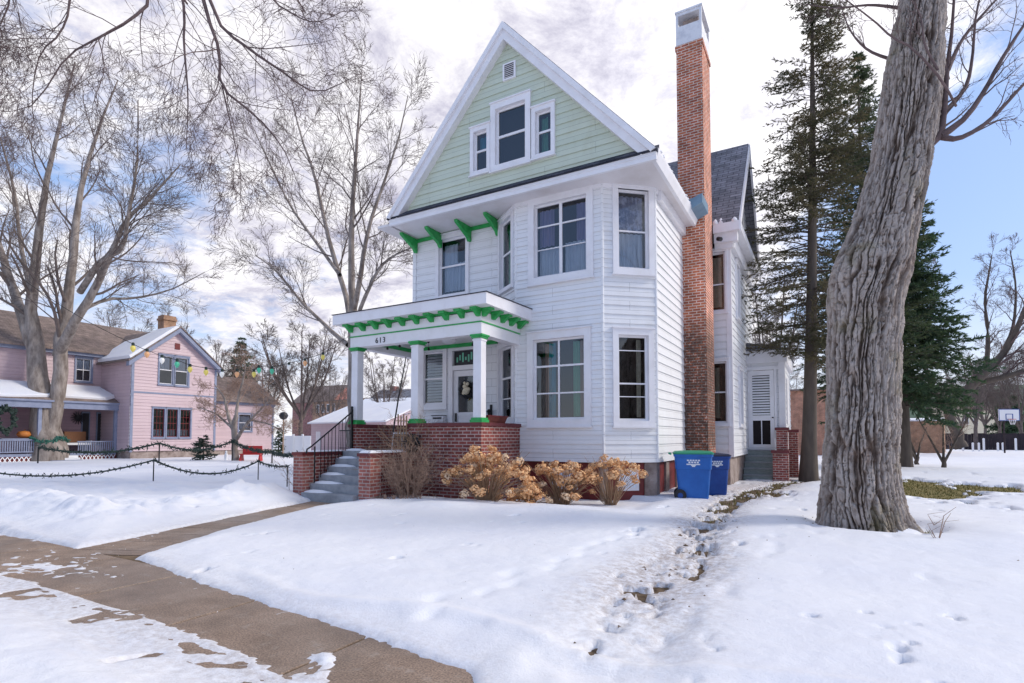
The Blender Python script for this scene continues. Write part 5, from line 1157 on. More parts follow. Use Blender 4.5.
for k, (x_, y_) in enumerate(((1.95, -3.55), (2.2, -3.6), (2.5, -3.7), (2.8, -3.6), (3.05, -3.5))):
    m_ = MB(); z_ = hz(x_, y_)
    for i in range(14): p = Vector((x_+RS.uniform(-.14, .14), y_+RS.uniform(-.06, .06), z_-.01)); m_.tube([p, p+Vector((RS.uniform(-.06, .06), RS.uniform(-.05, .05), RS.uniform(.04, .12)))], [.012, .006], 4)
    props(m_.build('leaf_litter', 'drytwig'), ['', 'dead ', 'brown ', 'dry ', 'old '][k]+'leaf clump number in the snow under the leafless shrub', 'leaf clump', 'leaf clumps under the leafless shrub')['label'] = 'clump of dead leaves in the snow under the leafless shrub'
# round dark wreath on the porch wall by the steps, with trellis
tw = MB(); 
for i in range(70):
    a_ = i/70*6.283; p = Vector((2.10+.17*math.cos(a_), PW-.10, 1.28+.17*math.sin(a_))); v = Vector(RS.normal(0, .05, 3)); tw.tube([p-v, p+v], [.03, .015], 5)
thingmesh(tw, 'dark_wreath', 'basin', 'round dark wreath leaning on the porch wall above the shrub', 'wreath')
tr_ = empty('wooden_trellis', (1.80, PW-.08, 1.1), 'small weathered trellis at the left end of the porch wall', 'trellis')
for i in range(4): c = MB(); c.box(1.66+i*.085, 1.685+i*.085, PW-.10, PW-.08, 1.15, 1.98-.04*(i % 2)); c.build('upright', 'straw', tr_)
for i in range(4): c = MB(); c.box(1.63, 1.97, PW-.12, PW-.10, 1.30+i*.17, 1.32+i*.17); c.build('crossbar', 'straw', tr_)
# grass tufts on the thawed ground (stuff)
m_V = []; rg = np.random.RandomState(2); xs = rg.uniform(8.4, 15.6, 14000); ys = rg.uniform(-3, 11.5, 14000); hh_, _ = terrain(xs, ys); ok = hh_ < -.004
xs, ys = xs[ok][:5000], ys[ok][:5000]; n = len(xs); a_ = rg.uniform(0, 6.28, n); hgt = rg.uniform(.02, .06, n)
V = np.stack([np.stack([xs-.012*np.cos(a_), ys-.012*np.sin(a_), xs*0-.013], 1), np.stack([xs+.012*np.cos(a_), ys+.012*np.sin(a_), xs*0-.013], 1), np.stack([xs+rg.uniform(-.04, .04, n), ys+rg.uniform(-.04, .04, n), hgt], 1)], 1).reshape(-1, 3)
M['drygrass'] = noisy('dry_grass', (.28, .22, .08), (.10, .12, .03), 1.5, .9)
if n: o = bpy.data.objects.new('dead_grass', fastmesh('dead_grass', V, np.arange(3*n).reshape(-1, 3), 'drygrass')); col.objects.link(o); props(o, 'dead grass on the thawed patches', kind='stuff'); o['category'] = 'grass'

# ------------------------------------------------------------------ THE PINK HOUSE
pk = empty('pink_house', (-26, 6, 0), 'pink two-storey clapboard house with blue-grey trim and a long front porch', 'house')
GU = -26.0; FG1 = Fr((GU, 4.8), (GU, 10.15)); w_ = MB(); hl_ = []
hl_.append(window(pk, FG1, (6.45-4.8, 7.17-4.8, 4.85, 6.55), .09, bars_z=[(5.7, .05)], curtains=[(1.65, 2.3, 5.7, 6.5, 'lace')], trim='greytrim', sash='trim', label='left window of the upstairs pair', depth=.4))
hl_.append(window(pk, FG1, (7.42-4.8, 8.14-4.8, 4.85, 6.55), .09, bars_z=[(5.7, .05)], curtains=[(2.7, 3.3, 5.7, 6.5, 'lace')], trim='greytrim', sash='trim', label='right window of the upstairs pair', depth=.4))
for k, a0 in enumerate((6.16, 6.98, 7.80)):
    hl_.append(window(pk, FG1, (a0-4.8, a0+.56-4.8, 1.48, 3.15), .09, bars_s=[(a0+.19-4.8, .02), (a0+.38-4.8, .02)], bars_z=[(2.7, .02), (2.3, .035), (1.9, .02)], curtains=[(a0-4.8, a0+.56-4.8, 1.5, 1.9, 'lace')], trim='greytrim', sash='maroon', depth=.4, label=['left', 'middle', 'right'][k]+' ground floor window of the gable front'))
claps(w_, FG1, 0, 5.35, .55, 6.2, hl_, .20, .03)
apx = 7.45-4.8
claps(w_, FG1, 0, 5.35, 6.2, 8.25, [h for h in hl_ if h[3] > 6.2], .20, .03, lim=lambda z: (max(0, (z-6.2)/2.15*apx), 5.35-max(0, (z-6.2)/2.15)*(5.35-apx)))
FG2 = Fr((-29.6, 4.8), (GU, 4.8)); claps(w_, FG2, 0, 3.6, .55, 6.3, (), .20, .03)
FG3 = Fr((GU, 10.15), (-33, 10.15)); claps(w_, FG3, 0, 7, .55, 6.3, (), .20, .03)
FW2 = Fr((-29.6, -9), (-29.6, 4.8))
ws_ = [window(pk, FW2, (12.45, 13.15, 4.95, 6.25), .09, bars_z=[(5.6, .05)], bars_s=[(12.8, .02)], curtains=[(12.45, 13.15, 5.6, 6.2, 'lace')], trim='greytrim', sash='trim', label='small upstairs window above the porch roof', depth=.4),
       window(pk, FW2, (6.3, 7.1, 4.95, 6.25), .09, bars_z=[(5.6, .05)], trim='greytrim', depth=.4),
       window(pk, FW2, (14.2-9+9.0-.9, 14.9-9+9.0-1.1, .9, 3.0), .06, trim='greytrim', depth=.3) if 0 else (0, 0, 0, 0)]
claps(w_, FW2, 0, 13.8, 3.2, 6.6, [h for h in ws_ if h[1]], .20, .03)
FR3 = Fr((-28, 10.15), (-28, 16.2)); hr = window(pk, FR3, (13.25-10.15, 14.2-10.15, 1.95, 3.1), .09, bars_z=[(2.5, .04)], trim='greytrim', depth=.4, label='window of the single-storey right wing', curtains=[(3.1, 4.05, 2, 3, 'lace')])
claps(w_, FR3, 0, 6.05, .45, 4.0, [hr], .20, .03); FR4 = Fr((-28, 16.2), (-36, 16.2)); claps(w_, FR4, 0, 8, .45, 4.0, (), .20, .03)
w_.build('clapboard_wall', 'pink', pk)
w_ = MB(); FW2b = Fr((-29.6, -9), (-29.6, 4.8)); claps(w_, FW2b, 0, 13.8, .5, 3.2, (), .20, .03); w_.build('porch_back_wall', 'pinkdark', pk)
t_ = MB()
for fr_, s_ in ((FG1, 0), (FG1, 5.2)): t_.wbox(fr_, s_, s_+.15, .5, 6.2, -.02, .04)
t_.wbox(FG1, .15, 5.2, 4.12, 4.22, 0, .035); t_.wbox(FG1, .2, 5.15, 6.72, 6.80, 0, .05) if 0 else None; t_.wbox(FR3, .02, .14, .45, 4, 0, .04); t_.wbox(FR3, 5.9, 6.05, .45, 4, 0, .04); t_.wbox(FR3, -.0, 6.15, 3.85, 4.05, .0, .10)
for sgn, xe in ((-1, 4.50), (1, 10.45)):
    z0_ = 5.98; pts = [(GU+.02, xe, z0_), (GU+.02, 7.45, 8.48), (GU+.02, 7.45, 8.20), (GU+.02, xe-sgn*.0, z0_-.28)]
    t_.extrude(pts if sgn > 0 else pts[::-1], (.35, 0, 0))
t_.wbox(FW2, 0, 13.8, 6.45, 6.70, 0, .30); t_.box(-29.55, GU-.02, 4.5, 4.8, 6.05, 6.25) if 0 else None
t_.build('trim_board', 'greytrim', pk)
r_ = MB()
for sgn, xe in ((-1, 4.45), (1, 10.5)):
    pts = [(GU+.42, xe, 5.98), (GU+.42, 7.45, 8.50), (GU+.42, 7.45, 8.58), (GU+.42, xe, 6.06)]; r_.extrude(pts[::-1] if sgn > 0 else pts, (-8.4, 0, 0))
r_.build('gable_roof', 'brown_shingle', pk)
r_ = MB()
for (ua, ub) in ((-29.15, -34), (-38.85, -34)):
    pts = [(ua, -9, 6.62), (ub, -9, 9.25), (ub, -9, 9.35), (ua, -9, 6.72)]; r_.extrude(pts if ua > ub else pts[::-1], (0, 19.0, 0))
r_.extrude([(-38.4, -9.02, 6.6), (-29.6, -9.02, 6.6), (-34, -9.02, 9.2)], (0, .1, 0)); r_.build('main_roof', 'brown_shingle', pk)
r_ = MB(); r_.extrude([(-27.6, 10.3, 4.03), (-31.2, 10.3, 6.25), (-34.9, 10.3, 4.03)], (0, 6.3, 0)); r_.build('wing_roof', 'brown_shingle', pk)
c = MB(); c.box(-31.4, -30.6, 9.0, 9.85, 6.5, 9.85); c.box(-31.46, -30.54, 8.94, 9.91, 9.85, 10.0); c.box(-31.4, -30.6, 9.0, 9.85, 10.0, 10.2); c.build('chimney', 'tan_brick', pk)
s_ = MB()
s_.add([(GU+.40, 4.6, 6.14), (GU+.40, 7.2, 8.36), (-29.5, 7.2, 8.36), (-31.5, 5.2, 6.66), (-29.3, 4.5, 6.12)], [(0, 1, 2, 3, 4)]) if 0 else None
def slab(mb, P, n, th):
    n = Vector(n).normalized()*th; a = [Vector(p) for p in P]; c_ = sum(a, Vector())/len(a); b = [p+(c_-p)*.04+n for p in a]; k = len(a)
    mb.add(a+b, [tuple(range(k, 2*k))]+[(i, (i+1) % k, k+(i+1) % k, k+i) for i in range(k)]); return mb
slab(s_, [(GU+.38, 4.55, 6.16), (GU+.38, 7.38, 8.52), (-28.0, 7.38, 8.52), (-28.8, 6.6, 7.87), (-30.2, 6.4, 7.70), (-30.0, 4.55, 6.16)], (0, -.64, .77), .16)
s_.build('roof_snow', 'snowcap', pk, bev=.03)
v_ = MB(); v_.wbox(FG1, 7.30-4.8, 7.62-4.8, 7.10, 7.5, 0, .05); v_.build('gable_vent', 'maroon', pk)
fd = MB(); fd.box(-36, GU-.05, 4.9, 10.1, -.2, .55); fd.box(-36, -28.05, 10.1, 16.15, -.2, .45); fd.box(-38, -29.6, -9, 4.9, -.2, .5); fd.build('foundation', 'stone', pk)
# porch of the pink house
PX = -27.5
c = MB(); c.box(-29.6, PX, -9, 4.79, .35, .50); c.build('porch_floor', 'greytrim', pk)
c = MB(); c.extrude([(PX+.25, -9, 3.42), (PX+.25, -9, 3.54), (-29.6, -9, 4.62), (-29.6, -9, 4.40)], (0, 14.2, 0)); c.build('porch_roof', 'brown_shingle', pk)
c = MB(); c.box(PX-.10, PX+.20, -9, 5.1, 3.05, 3.40); c.box(PX-.10, PX+.30, -9, 5.15, 3.40, 3.50); c.build('porch_beam', 'greytrim', pk)
c = MB(); slab(c, [(PX+.20, -9, 3.57), (PX+.20, -.5, 3.57), (PX-.1, 1.8, 3.70), (PX+.0, 4.2, 3.66), (PX-.5, 5.0, 3.90), (-29.3, 4.7, 4.50), (-29.4, -9, 4.56)], (.45, 0, .9), .15); c.build('roof_snow', 'snowcap', pk, bev=.03)
for y_ in (-6.2, -3.6, -.9, .95, 2.0, 4.7):
    if y_ == 2.0: continue
    c = MB(); c.box(PX-.08, PX+.08, y_-.08, y_+.08, .5, 3.05); c.build('porch_post', 'greytrim', pk)
c = MB(); c.box(PX-.03, PX+.05, -9, 1.0, 1.22, 1.30); c.box(PX-.03, PX+.05, -9, 1.0, .58, .64)
for i in range(100): c.box(PX-.01, PX+.02, -9+i*.10, -8.95+i*.10, .64, 1.22)
c.build('porch_rail', 'greytrim', pk)
c = MB(); c.box(PX-.03, PX+.05, 2.75, 4.75, 1.12, 1.18)
for i in range(18): c.box(PX-.01, PX+.02, 2.8+i*.11, 2.84+i*.11, .56, 1.12)
c.build('porch_rail', 'greytrim', pk)
for k_, (ya_, yb_) in enumerate(((-9, 1.1), (2.9, 4.8))):
    c = MB(); n_ = int((yb_-ya_)/.2)
    for i in range(n_):
        y_ = ya_+i*.2; c.hexa([(PX, y_, .02), (PX+.02, y_+.05, .02), (PX+.02, y_+.05, .02), (PX, y_, .02), (PX, y_+.18, .34), (PX+.02, y_+.23, .34), (PX+.02, y_+.23, .34), (PX, y_+.18, .34)]) if 0 else None
        c.add([(PX+.03, y_, .0), (PX+.03, y_+.05, .0), (PX+.03, y_+.25, .35), (PX+.03, y_+.20, .35)], [(0, 1, 2, 3)]); c.add([(PX+.035, y_+.2, .0), (PX+.035, y_+.25, .0), (PX+.035, y_+.05, .35), (PX+.035, y_, .35)], [(0, 1, 2, 3)])
    c.build('lattice', 'white', pk); MB().box(PX-.06, PX-.02, ya_, yb_, 0, .36).build('skirt', 'maroon', pk)
for i in range(3): MB().box(PX+.0+.28*(2-i), PX+.05+.28*(3-i), 1.25, 2.7, -.05, .12*(i+1)).build('porch_step', 'white' if i else 'greytrim', pk)
dw = MB(); dw.wbox(FW2, 14.35-9+9-.95, 14.9-9+9-.6, .5, 2.9, .02, .06) if 0 else None
for k, (a_, b_) in enumerate(((14.15, 14.6), (14.95, 15.4))):
    c = MB(); c.box(-29.57, -29.50, a_-10.4+.0, b_-10.4, .9 if k else .5, 3.0); q2 = c.build('tall_window', 'greytrim', pk); MB().box(-29.5, -29.49, a_-10.4+.06, b_-10.4-.06, 1.0, 2.9).build('pane', 'basin', q2)
# things on and near the pink porch
bn = empty('glider_bench', (-28.6, 3.1, .5), 'white metal glider with brown cushions on the pink house porch', 'bench')
MB().box(-28.9, -28.2, 2.55, 3.75, .95, 1.08).build('seat', 'white', bn); MB().box(-28.92, -28.75, 2.6, 3.7, 1.10, 1.75).build('backrest', 'wood', bn)
for y_ in (2.5, 3.76): c = MB(); c.tube([(-28.85, y_, .5), (-28.85, y_, 1.2), (-28.2, y_, 1.2), (-28.2, y_, .5)], .03, 6); c.build('armrest', 'white', bn)
c = MB(); cen = Vector((-29.45, 3.55, 2.60))
for i in range(16): a_ = i/16*6.283; c.tube([cen, cen+Vector((.05, math.cos(a_)*.42, math.sin(a_)*.42))], [.05, .015], 5)
thingmesh(c, 'star_wreath', 'basin', 'dark spiky star decoration on the pink porch wall above the bench', 'wreath')
c = MB(); cen = Vector((PX+.15, -.55, 2.35))
for i in range(90): a_ = i/90*6.283; p = cen+Vector((0, math.cos(a_)*.36, math.sin(a_)*.62)); v = Vector(RS.normal(0, .10, 3)); c.tube([p-v, p+v], [.08, .03], 5)
thingmesh(c, 'dark_wreath', 'garland', 'large dark oval wreath hanging at the left edge of the pink porch', 'wreath')
pt_ = empty('porch_table', (-27.95, .1, .5), 'small dark table on the pink house porch with a pumpkin on it', 'table'); MB().box(-28.2, -27.7, -.75, .75, 1.30, 1.36).build('table_top', 'greytrim', pt_)
for (a_, b_) in ((-28.1, -.6), (-27.8, -.6), (-28.1, .6), (-27.8, .6)): MB().box(a_-.03, a_+.03, b_-.03, b_+.03, .5, 1.30).build('leg', 'greytrim', pt_)
c = MB(); P0 = Vector((-27.95, .45, 1.36)); prof = [(.05, 0), (.24, .06), (.32, .2), (.24, .36), (.06, .40)]; kk = 20; vs = []
for r_2, z_ in prof:
    for j in range(kk): a_ = j/kk*6.283; rr2 = r_2*(1+.08*math.cos(a_*8)); vs.append((P0.x+rr2*math.cos(a_), P0.y+rr2*math.sin(a_), P0.z+z_))
fs = [(i*kk+j, i*kk+(j+1) % kk, (i+1)*kk+(j+1) % kk, (i+1)*kk+j) for i in range(4) for j in range(kk)]+[tuple(4*kk+j for j in range(kk))]; c.add(vs, fs)
pump = empty('pumpkin', P0, 'orange pumpkin on the small porch table', 'pumpkin'); c.build('fruit', 'bulb_orange', pump, smooth=True).data.materials[0] = noisy('pumpkin_skin', (.55, .20, .04), (.40, .12, .03), 5); MB().tube([P0+Vector((0, 0, .38)), P0+Vector((.02, .03, .50))], [.04, .02], 6).build('stem', 'wood', pump)
# red bench in the snow
q_ = G(251, 463, 0); q_ = D(251, 463, 30.3); rbz = hz(q_.x, q_.y)-.02; rbn = empty('red_bench', (q_.x, q_.y, rbz), 'small bright red bench standing in the snow beside the ornamental tree', 'bench', rz=math.radians(35)); ORG[rbn.name] = Vector((0, 0, 0))
MB().box(-.55, .55, -.22, .22, .36, .42).build('seat', 'red', rbn, bev=.01); MB().box(-.52, .52, .16, .22, .42, .85).build('backrest', 'red', rbn, bev=.01)
for s2 in (-1, 1): c = MB(); c.hexa([(s2*.5-.04, -.30, 0), (s2*.5+.04, -.30, 0), (s2*.5+.04, .26, 0), (s2*.5-.04, .26, 0), (s2*.5-.04, -.12, .36), (s2*.5+.04, -.12, .36), (s2*.5+.04, .14, .36), (s2*.5-.04, .14, .36)]); c.build('leg', 'red', rbn)
q_ = D(226, 462, 31); c = MB(); z_ = hz(q_.x, q_.y); c.lathe((q_.x, q_.y, z_), [(.08, 0), (.09, .35), (.05, .4), (.06, .5), (.01, .56)], 10); thingmesh(c, 'garden_ornament', 'white', 'small white garden figure stub left of the ornamental tree', 'ornament')
# globe on a pole
q_ = D(283, 447, 36); gp = empty('bird_feeder', (q_.x, q_.y, 0), 'round dark bird feeder on a thin pole by the white fence', 'bird feeder'); zt = D(283, 416, 36).z
MB().tube([(q_.x, q_.y, 0), (q_.x, q_.y, zt)], .04, 6).build('pole', 'straw', gp); c = MB(); c.lathe((q_.x, q_.y, zt-.35), [(.05, .1), (.20, .18), (.30, .38), (.2, .56), (.05, .62)], 14); c.build('feeder_body', 'basin', gp, smooth=True)
# ------------------------------------------------------------------ GARLANDS ON POSTS
def post(px_, pyb, pyt, depth, label):
    b = D(px_, pyb, depth); t_ = D(px_, pyt, depth); z0 = min(hz(b.x, b.y), b.z); c = MB(); c.tube([(b.x, b.y, z0-.1), (b.x, b.y, t_.z)], .016 if depth < 20 else .035, 6)
    thingmesh(c, 'garland_post', 'iron', label, 'post', 'posts holding the yard garlands'); return Vector((b.x, b.y, t_.z))
def swag(a, b, sag, label, r=.05):
    c = MB(); n = int((b-a).length/.16); pts = []
    for i in range(n+1): t = i/n; p = a.lerp(b, t); p.z -= sag*4*t*(1-t); pts.append(p)
    c.tube(pts, r*.45, 5)
    for p in pts:
        for k in range(7): v = Vector(RS.normal(0, 1, 3)).normalized()*r*RS.uniform(.8, 1.9); q = p+Vector(RS.normal(0, r*.5, 3)); c.tube([q, q+v], [r*.30, r*.08], 3)
    thingmesh(c, 'garland', 'garland', label, 'garland', 'evergreen garlands strung over the yard')
pA1 = post(-90, 484, 452, 14.2, 'garland post beyond the left edge'); pB1 = post(153, 490, 460, 14.7, 'near garland post in front of the pink gable'); pC1 = post(258, 483, 461, 17, 'near garland post in front of the red bench'); pD1 = post(287, 491, 466, 15.0, 'garland post beside the brick stair pier')
swag(pA1, pB1, .52, 'long near garland sagging in front of the massive tree', .045); swag(pB1, pC1, .38, 'near garland between the gable and the red bench', .05); swag(pC1, pD1, .07, 'short near garland ending at the stair pier', .045)
pA2 = post(38, 458, 447, 27.5, 'far garland post beside the massive tree'); pB2 = post(159, 461, 443, 28.5, 'far garland post under the pink gable windows'); pC2 = post(232, 462, 441, 30, 'far garland post at the ornamental tree'); pD2 = post(272, 460, 452, 27, 'far garland post left of the stair pier'); pE2 = post(299, 460, 453, 20, 'far garland post hidden by the stair pier')
swag(pA2, pB2, .38, 'far garland along the pink porch', .10); swag(pB2, pC2, .42, 'far garland under the gable windows', .10); swag(pC2, pD2, .16, 'far garland over the red bench', .10); swag(pD2, pE2, .12, 'far garland running to the stair pier', .07)
# yellow marker flag
fb = G(61, 512, .12); fl = empty('marker_flag', fb, 'little yellow marker flag in the snow bank at left', 'flag'); MB().tube([fb-Vector((0, 0, .1)), fb+Vector((0, 0, .20))], .004, 5).build('wire', 'iron', fl)
c = MB(); c.hexa([fb+Vector(v) for v in ((-.035, 0, .10), (.065, .01, .09), (.065, .013, .09), (-.035, .003, .10), (-.02, 0, .2), (.05, .01, .2), (.05, .013, .2), (-.02, .003, .2))]); c.build('cloth', 'bulb_yellow', fl)
# ------------------------------------------------------------------ STRING OF COLOURED BULBS
blb = [(133, 347, 'yellow'), (147, 353, 'orange'), (162, 359, 'bwhite'), (177, 363, 'bgreen'), (190, 368, 'yellow'), (206, 371, 'yellow'), (222, 373, 'bwhite'), (237, 373, 'orange'), (254, 373, 'yellow'), (259, 369, 'bgreen'), (272, 370, 'bgreen'), (289, 366, 'bwhite'), (305, 362, 'orange'), (323, 356, 'yellow')]
wl = empty('light_string', D(345, 338, 13.9), 'dark wire strung from the porch corner to the street tree on the left', 'light string')
wp = [np.array(D(345, 338, 13.9))]+[np.array(D(x, y-3, 13.9-.012*(345-x))) for x, y, _ in blb[::-1]]+[np.array(D(60, 305, 10.6)), np.array(D(-60, 215, 9.5)), np.array(D(-200, 80, 7.5))]
Pw, Rw = smooth_line(wp, [.006]*len(wp), 60); batch('wire', [pack([(Pw, Rw)], 4)], 'iron', wl)
names = {'yellow': 'yellow', 'orange': 'orange', 'bwhite': 'white', 'bgreen': 'green'}; where = ['leftmost, against the pink roof', 'at the pink gable eave', 'left of the upstairs pane', 'on the upstairs pane pair', 'right of the upstairs pane pair', 'over the pink gable corner', 'over the wing roof', 'above the ornamental tree', 'near the right of the wing roof', 'high beside the fir', 'right of the fir', 'left of the broad bare tree', 'on the broad bare tree', 'nearest the porch']
for (x, y, cn), wh in zip(blb, where):
    p = D(x, y, 13.9-.012*(345-x)); b_ = empty('coloured_bulb', p, '%s oversized bulb %s' % (names[cn], wh), 'bulb', 'coloured bulbs on the light string')
    c = MB(); c.lathe(p+Vector((0, 0, -.13)), [(.006, .02), (.030, .05), (.050, .09), (.050, .125), (.030, .155)], 10); c.build('glass_bulb', 'bulb_'+cn, b_, smooth=True)
    MB().lathe(p+Vector((0, 0, .025)), [(.03, 0), (.03, .06), (.01, .07)], 8).build('socket', 'garland', b_)
# ------------------------------------------------------------------ BACKGROUND BUILDINGS
def shed_house(name, pa, pb, depthdir, wall_h, ridge_h, wallmat, roofmat, label, over=.25, snow=True, cat='building', ridge='along', doors=(), wins=(), chim=None, deep=7):
    """pa->pb front wall at ground (left to right seen from the camera); ridge along or across"""
    A = Vector((pa.x, pa.y, 0)); B = Vector((pb.x, pb.y, 0)); fr = Fr((A.x, A.y), (B.x, B.y)); L = fr.L; h = empty(name, (A+B)/2, label, cat)
    w = MB(); P = fr.p
    w.wbox(fr, 0, L, -.2, wall_h, -deep, 0)
    if ridge == 'along':
        for s_ in (0, L-.05): w.extrude([P(s_, wall_h, 0), P(s_, wall_h, -deep), P(s_, ridge_h, -deep/2)], fr.d*.05)
    else: 
        for o_ in (-.0, -deep+.05): w.extrude([P(0, wall_h, o_), P(L, wall_h, o_), P(L/2, ridge_h, o_)], -fr.n*.05)
    w.build('wall', wallmat, h); r = MB(); th = .12
    if ridge == 'along':
        sl = (ridge_h-wall_h)/(deep/2)
        for o_ in (over, -deep-over):
            zz_ = wall_h-over*sl; p = [P(-over, zz_, o_), P(-over, ridge_h, -deep/2), P(-over, ridge_h+th, -deep/2), P(-over, zz_+th, o_)]; r.extrude(p, fr.d*(L+2*over))
    else:
        sl = (ridge_h-wall_h)/(L/2)
        for s_ in (-over, L+over):
            zz_ = wall_h-over*sl; p = [P(s_, zz_, over), P(L/2, ridge_h, over), P(L/2, ridge_h+th, over), P(s_, zz_+th, over)]; r.extrude(p, -fr.n*(deep+2*over))
    r.build('roof', roofmat, h)
    for (s0, s1, z0, z1, mt) in doors: 
        c = MB(); c.wbox(fr, s0, s1, z0, z1, -.02, .05); c.build('door', mt, h)
    for (s0, s1, z0, z1) in wins:
        c = MB(); c.wbox(fr, s0-.1, s1+.1, z0-.1, z1+.1, -.02, .05); wq = c.build('window', 'trim', h); c = MB(); c.wbox(fr, s0, s1, z0, z1, 0, .06); c.build('pane', 'basin', wq)
    if chim: c = MB(); q = Vector(P(chim[0], 0, chim[1])); c.box(q.x-.5, q.x+.5, q.y-.5, q.y+.5, wall_h, chim[2]); c.build('chimney', 'brick', h)
    return h
def gz(px, py, depth): return D(px, py, depth).z
dd_ = 50; shed_house('pink_garage', D(311, 440, dd_), D(386, 440, dd_-7), None, gz(330, 423, dd_), gz(340, 405, dd_+3), 'pink', 'snowcap', 'pink garage with a big snow-covered roof and white door behind the porch', doors=[(.9, 1.6, .0, 1.9, 'trim')], deep=9)
shed_house('yellow_cottage', D(352, 438, 66), D(398, 438, 64), None, gz(352, 412, 66), gz(378, 398, 66), 'cream', 'snowcap', 'pale cottage with a snowy roof behind the pink garage', deep=6, ridge='along', wins=[(3.6, 4.3, gz(375, 416, 66), gz(375, 411, 66))])
shed_house('grey_roofed_house', D(364, 438, 84), D(415, 438, 80), None, gz(380, 403, 82), gz(380, 389, 84), 'siding', 'shingle', 'white house with grey roof and red brick chimney beyond the porch', deep=8, wins=[(5.4, 6.1, gz(400, 417, 82), gz(400, 408, 82)), (6.7, 7.3, gz(400, 417, 82), gz(400, 408, 82))], chim=(2.6, -4, gz(381, 385, 84)))
shed_house('brick_hall', D(312, 438, 100), D(352, 438, 92), None, gz(330, 401, 96), gz(330, 400, 96)+.6, 'tan_brick', 'brown_shingle', 'long low brown brick hall beyond the pink garage', deep=14, wins=[(1.5+i*1.7, 2.2+i*1.7, gz(330, 412, 98), gz(330, 405, 98)) for i in range(4)])
shed_house('brown_roofed_house', D(292, 438, 112), D(330, 438, 108), None, gz(300, 402, 110), gz(300, 385, 112), 'brick', 'brown_shingle', 'dark brown roofed house far behind the broad bare tree', deep=10)
shed_house('brick_garage', D(896, 440, 46), D(944, 440, 44), None, gz(920, 421, 45), gz(920, 420, 45)+.12, 'tan_brick', 'snowcap', 'low flat tan brick garage with a line of snow on its roof', deep=6, over=.2)
shed_house('brick_building', D(788, 440, 40), D(850, 440, 38), None, gz(800, 390, 39), gz(800, 386, 39), 'orange_brick', 'brown_shingle', 'orange brick building seen behind the slender pine trunk', deep=8, over=.3)
shed_house('beige_house', D(954, 438, 118), D(1000, 438, 118), None, gz(970, 410, 118), gz(970, 402, 118), 'cream', 'brown_shingle', 'distant beige house below the wooded hill at right', deep=8, wins=[(2.4, 3.2, gz(970, 424, 118), gz(970, 413, 118)), (4.4, 5.2, gz(970, 424, 118), gz(970, 413, 118))])
shed_house('beige_house', D(848, 438, 100), D(880, 438, 100), None, gz(860, 415, 100), gz(860, 402, 100), 'siding', 'shingle', 'distant pale house mostly hidden by the old trunk', deep=8)
shed_house('brown_roofed_house', D(-30, 438, 90), D(10, 438, 90), None, gz(0, 412, 90), gz(0, 398, 90), 'tan_brick', 'brown_shingle', 'distant house beyond the left end of the pink porch', deep=8)
# white fence panels, dark board fence, hoop
wf = empty('white_fence', D(298, 447, 38), 'white panelled fence right of the bird feeder', 'fence'); fr = Fr(D(284, 440, 38).xy, D(312, 440, 38).xy)
n_ = 3
for i in range(n_):
    c = MB(); c.wbox(fr, i*fr.L/n_+.08, (i+1)*fr.L/n_-.08, .0, 1.5, -.03, .03); c.build('panel', 'white', wf); c = MB(); c.wbox(fr, i*fr.L/n_-.06, i*fr.L/n_+.06, 0, 1.62, -.06, .06); c.build('post', 'white', wf)
df = empty('board_fence', D(990, 448, 52), 'dark stained board fence across the back of the right-hand yard', 'fence'); fr = Fr(D(938, 440, 58).xy, D(1120, 440, 50).xy)
for i in range(7):
    s0 = i*fr.L/7; c = MB(); k_ = int(math.ceil(fr.L/7/.28))
    for j in range(k_): c.wbox(fr, s0+j*.28, min(s0+j*.28+.275, s0+fr.L/7), 0, 1.75+RS.uniform(-.05, .05), -.03+RS.uniform(-.01, .01), .02)
    c.build('panel', 'fence', df)
for k, px_ in enumerate((963, 973, 979, 984, 998, 1003, 1016)):
    q = D(px_, 450, 50); t_ = 1.0 if k % 3 else 1.5; c = MB(); c.box(q.x-.07, q.x+.07, q.y-.07, q.y+.07, 0, t_*.8); c.lathe((q.x, q.y, t_*.8), [(.09, 0), (.09, .05), (.01, .12)], 8)
    thingmesh(c, 'white_post', 'white', ['first', 'second', 'third', 'fourth', 'fifth', 'sixth', 'seventh'][k]+' white post from the left in front of the dark fence', 'post', 'white posts before the dark fence')
q_ = D(1008, 448, 44); hp = empty('basketball_hoop', (q_.x, q_.y, 0), 'basketball hoop with white backboard above the dark fence', 'basketball hoop'); fr = Fr(D(999, 430, 44).xy, D(1020, 430, 44).xy)
zb, zt = gz(1010, 419, 44), gz(1010, 409, 44); zb -= .15; c = MB(); c.wbox(fr, 0, fr.L, zb, zt, -.03, .03); c.build('backboard', 'white', hp)
c = MB(); L_ = fr.L
for a_, b_, c_, d_ in ((0, L_, zb, zb+.05), (0, L_, zt-.05, zt), (0, .05, zb, zt), (L_-.05, L_, zb, zt), (L_*.32, L_*.36, zb+.12, zb+.55), (L_*.64, L_*.68, zb+.12, zb+.55), (L_*.32, L_*.68, zb+.52, zb+.57), (L_*.32, L_*.68, zb+.10, zb+.15)): c.wbox(fr, a_, b_, c_, d_, .03, .04)
c.build('marking', 'bin2', hp)
c = MB(); ring = [Vector(fr.p(L_/2+.23*math.cos(i/16*6.283), zb+.12, .30+.23*math.sin(i/16*6.283))) for i in range(17)]; c.tube(ring, .02, 6, False); c.build('rim', 'red', hp)
c = MB(); 
for i in range(10): a_ = i/10*6.283; c.tube([fr.p(L_/2+.22*math.cos(a_), zb+.11, .3+.22*math.sin(a_)), fr.p(L_/2+.12*math.cos(a_+.3), zb-.30, .3+.12*math.sin(a_+.3))], .012, 4)
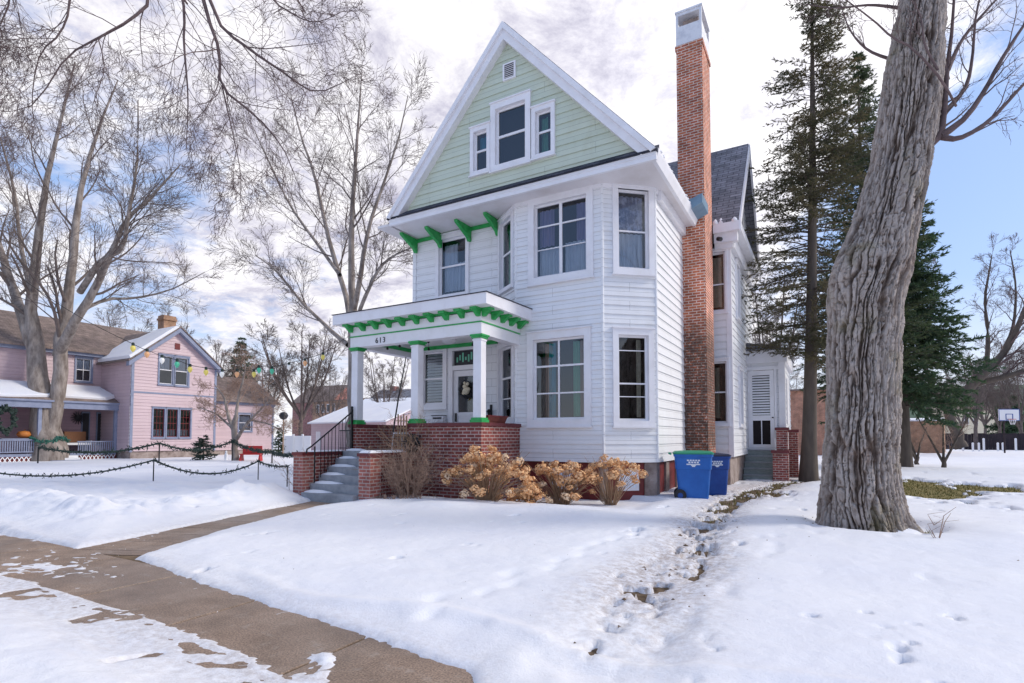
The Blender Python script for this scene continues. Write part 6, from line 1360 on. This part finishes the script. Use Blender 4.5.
c.build('net', 'white', hp); c = MB(); c.tube([fr.p(L_/2, -.1, -.5), fr.p(L_/2, zb-.2, -.5), fr.p(L_/2, zb+.4, -.05)], .06, 8); c.build('pole', 'fence', hp)

for i, (x_, y_, sc_, lab) in enumerate(((3, -40, 1.1, 'bare tree across the street, left of the driveway'), (10, -44, 1.0, 'bare tree across the street, straight opposite the house'), (17, -38, 1.05, 'bare tree across the street, right of the opposite one'), (26, -30, 1.0, 'bare tree across the street, farthest right'), (-8, -46, 1.1, 'bare tree across the street, farthest left'))):
    put((pA, pB)[i % 2], x_, y_, sc_, i*2.1, lab)

# crumbs of soil and dead leaves lying on the snow along the trodden track and round the old tree (uncountable)
rg = np.random.RandomState(8); cx, cy, cs = [], [], []
tk = np.array(TRACK); sl_ = np.cumsum(np.r_[0, np.hypot(*(tk[1:]-tk[:-1]).T)])
for i in range(620):
    d_ = sl_[-1]*rg.uniform(.02, .97); px_ = np.interp(d_, sl_, tk[:, 0]); py_ = np.interp(d_, sl_, tk[:, 1]); near = sstep(-9, -3, py_)
    cl_ = .5+.5*math.sin(d_*5.1+1.0)*math.sin(d_*2.3)
    if rg.uniform() > (.25+.75*near)*(.25+.75*cl_): continue
    cx.append(px_+rg.normal(0, .17)+.05); cy.append(py_+rg.normal(0, .12)); cs.append(rg.uniform(.008, .035)*(1.0 if rg.uniform() < .85 else 1.8))
for i in range(90):
    a_ = rg.uniform(0, 6.28); r_ = rg.uniform(.68, 1.0) if i < 60 else rg.uniform(1, 3.5); cx.append(11.04+r_*math.cos(a_)); cy.append(-2.22+r_*math.sin(a_)); cs.append(rg.uniform(.008, .022))
for i in range(60): cx.append(rg.uniform(2, 10)); cy.append(rg.uniform(-8.8, -3.4)); cs.append(rg.uniform(.005, .012))
cx, cy, cs = map(np.array, (cx, cy, cs)); hh_, _ = terrain(cx, cy); hh_ = np.maximum(hh_, -.012); n = len(cx); V = []; Q = []
for i in range(n):
    k = 6; a0 = rg.uniform(0, 6.28); rr_ = cs[i]*rg.uniform(.5, 1.2, k); b = len(V); st_ = rg.uniform(.5, 1.0)
    for j in range(k): a_ = a0+j*6.283/k; V.append((cx[i]+rr_[j]*math.cos(a_), cy[i]+rr_[j]*st_*math.sin(a_), hh_[i]-.004))
    V.append((cx[i], cy[i], hh_[i]+cs[i]*.45))
    for j in range(k): Q.append((b+j, b+(j+1) % k, b+k))
M['crumb'] = noisy('soil_crumb', (.07, .045, .03), (.17, .11, .07), 20, .95)
o = bpy.data.objects.new('leaf_litter', fastmesh('leaf_litter', V, np.array(Q), 'crumb')); col.objects.link(o); props(o, 'crumbs of soil and dead leaves scattered on the snow', kind='stuff'); o['category'] = 'litter'
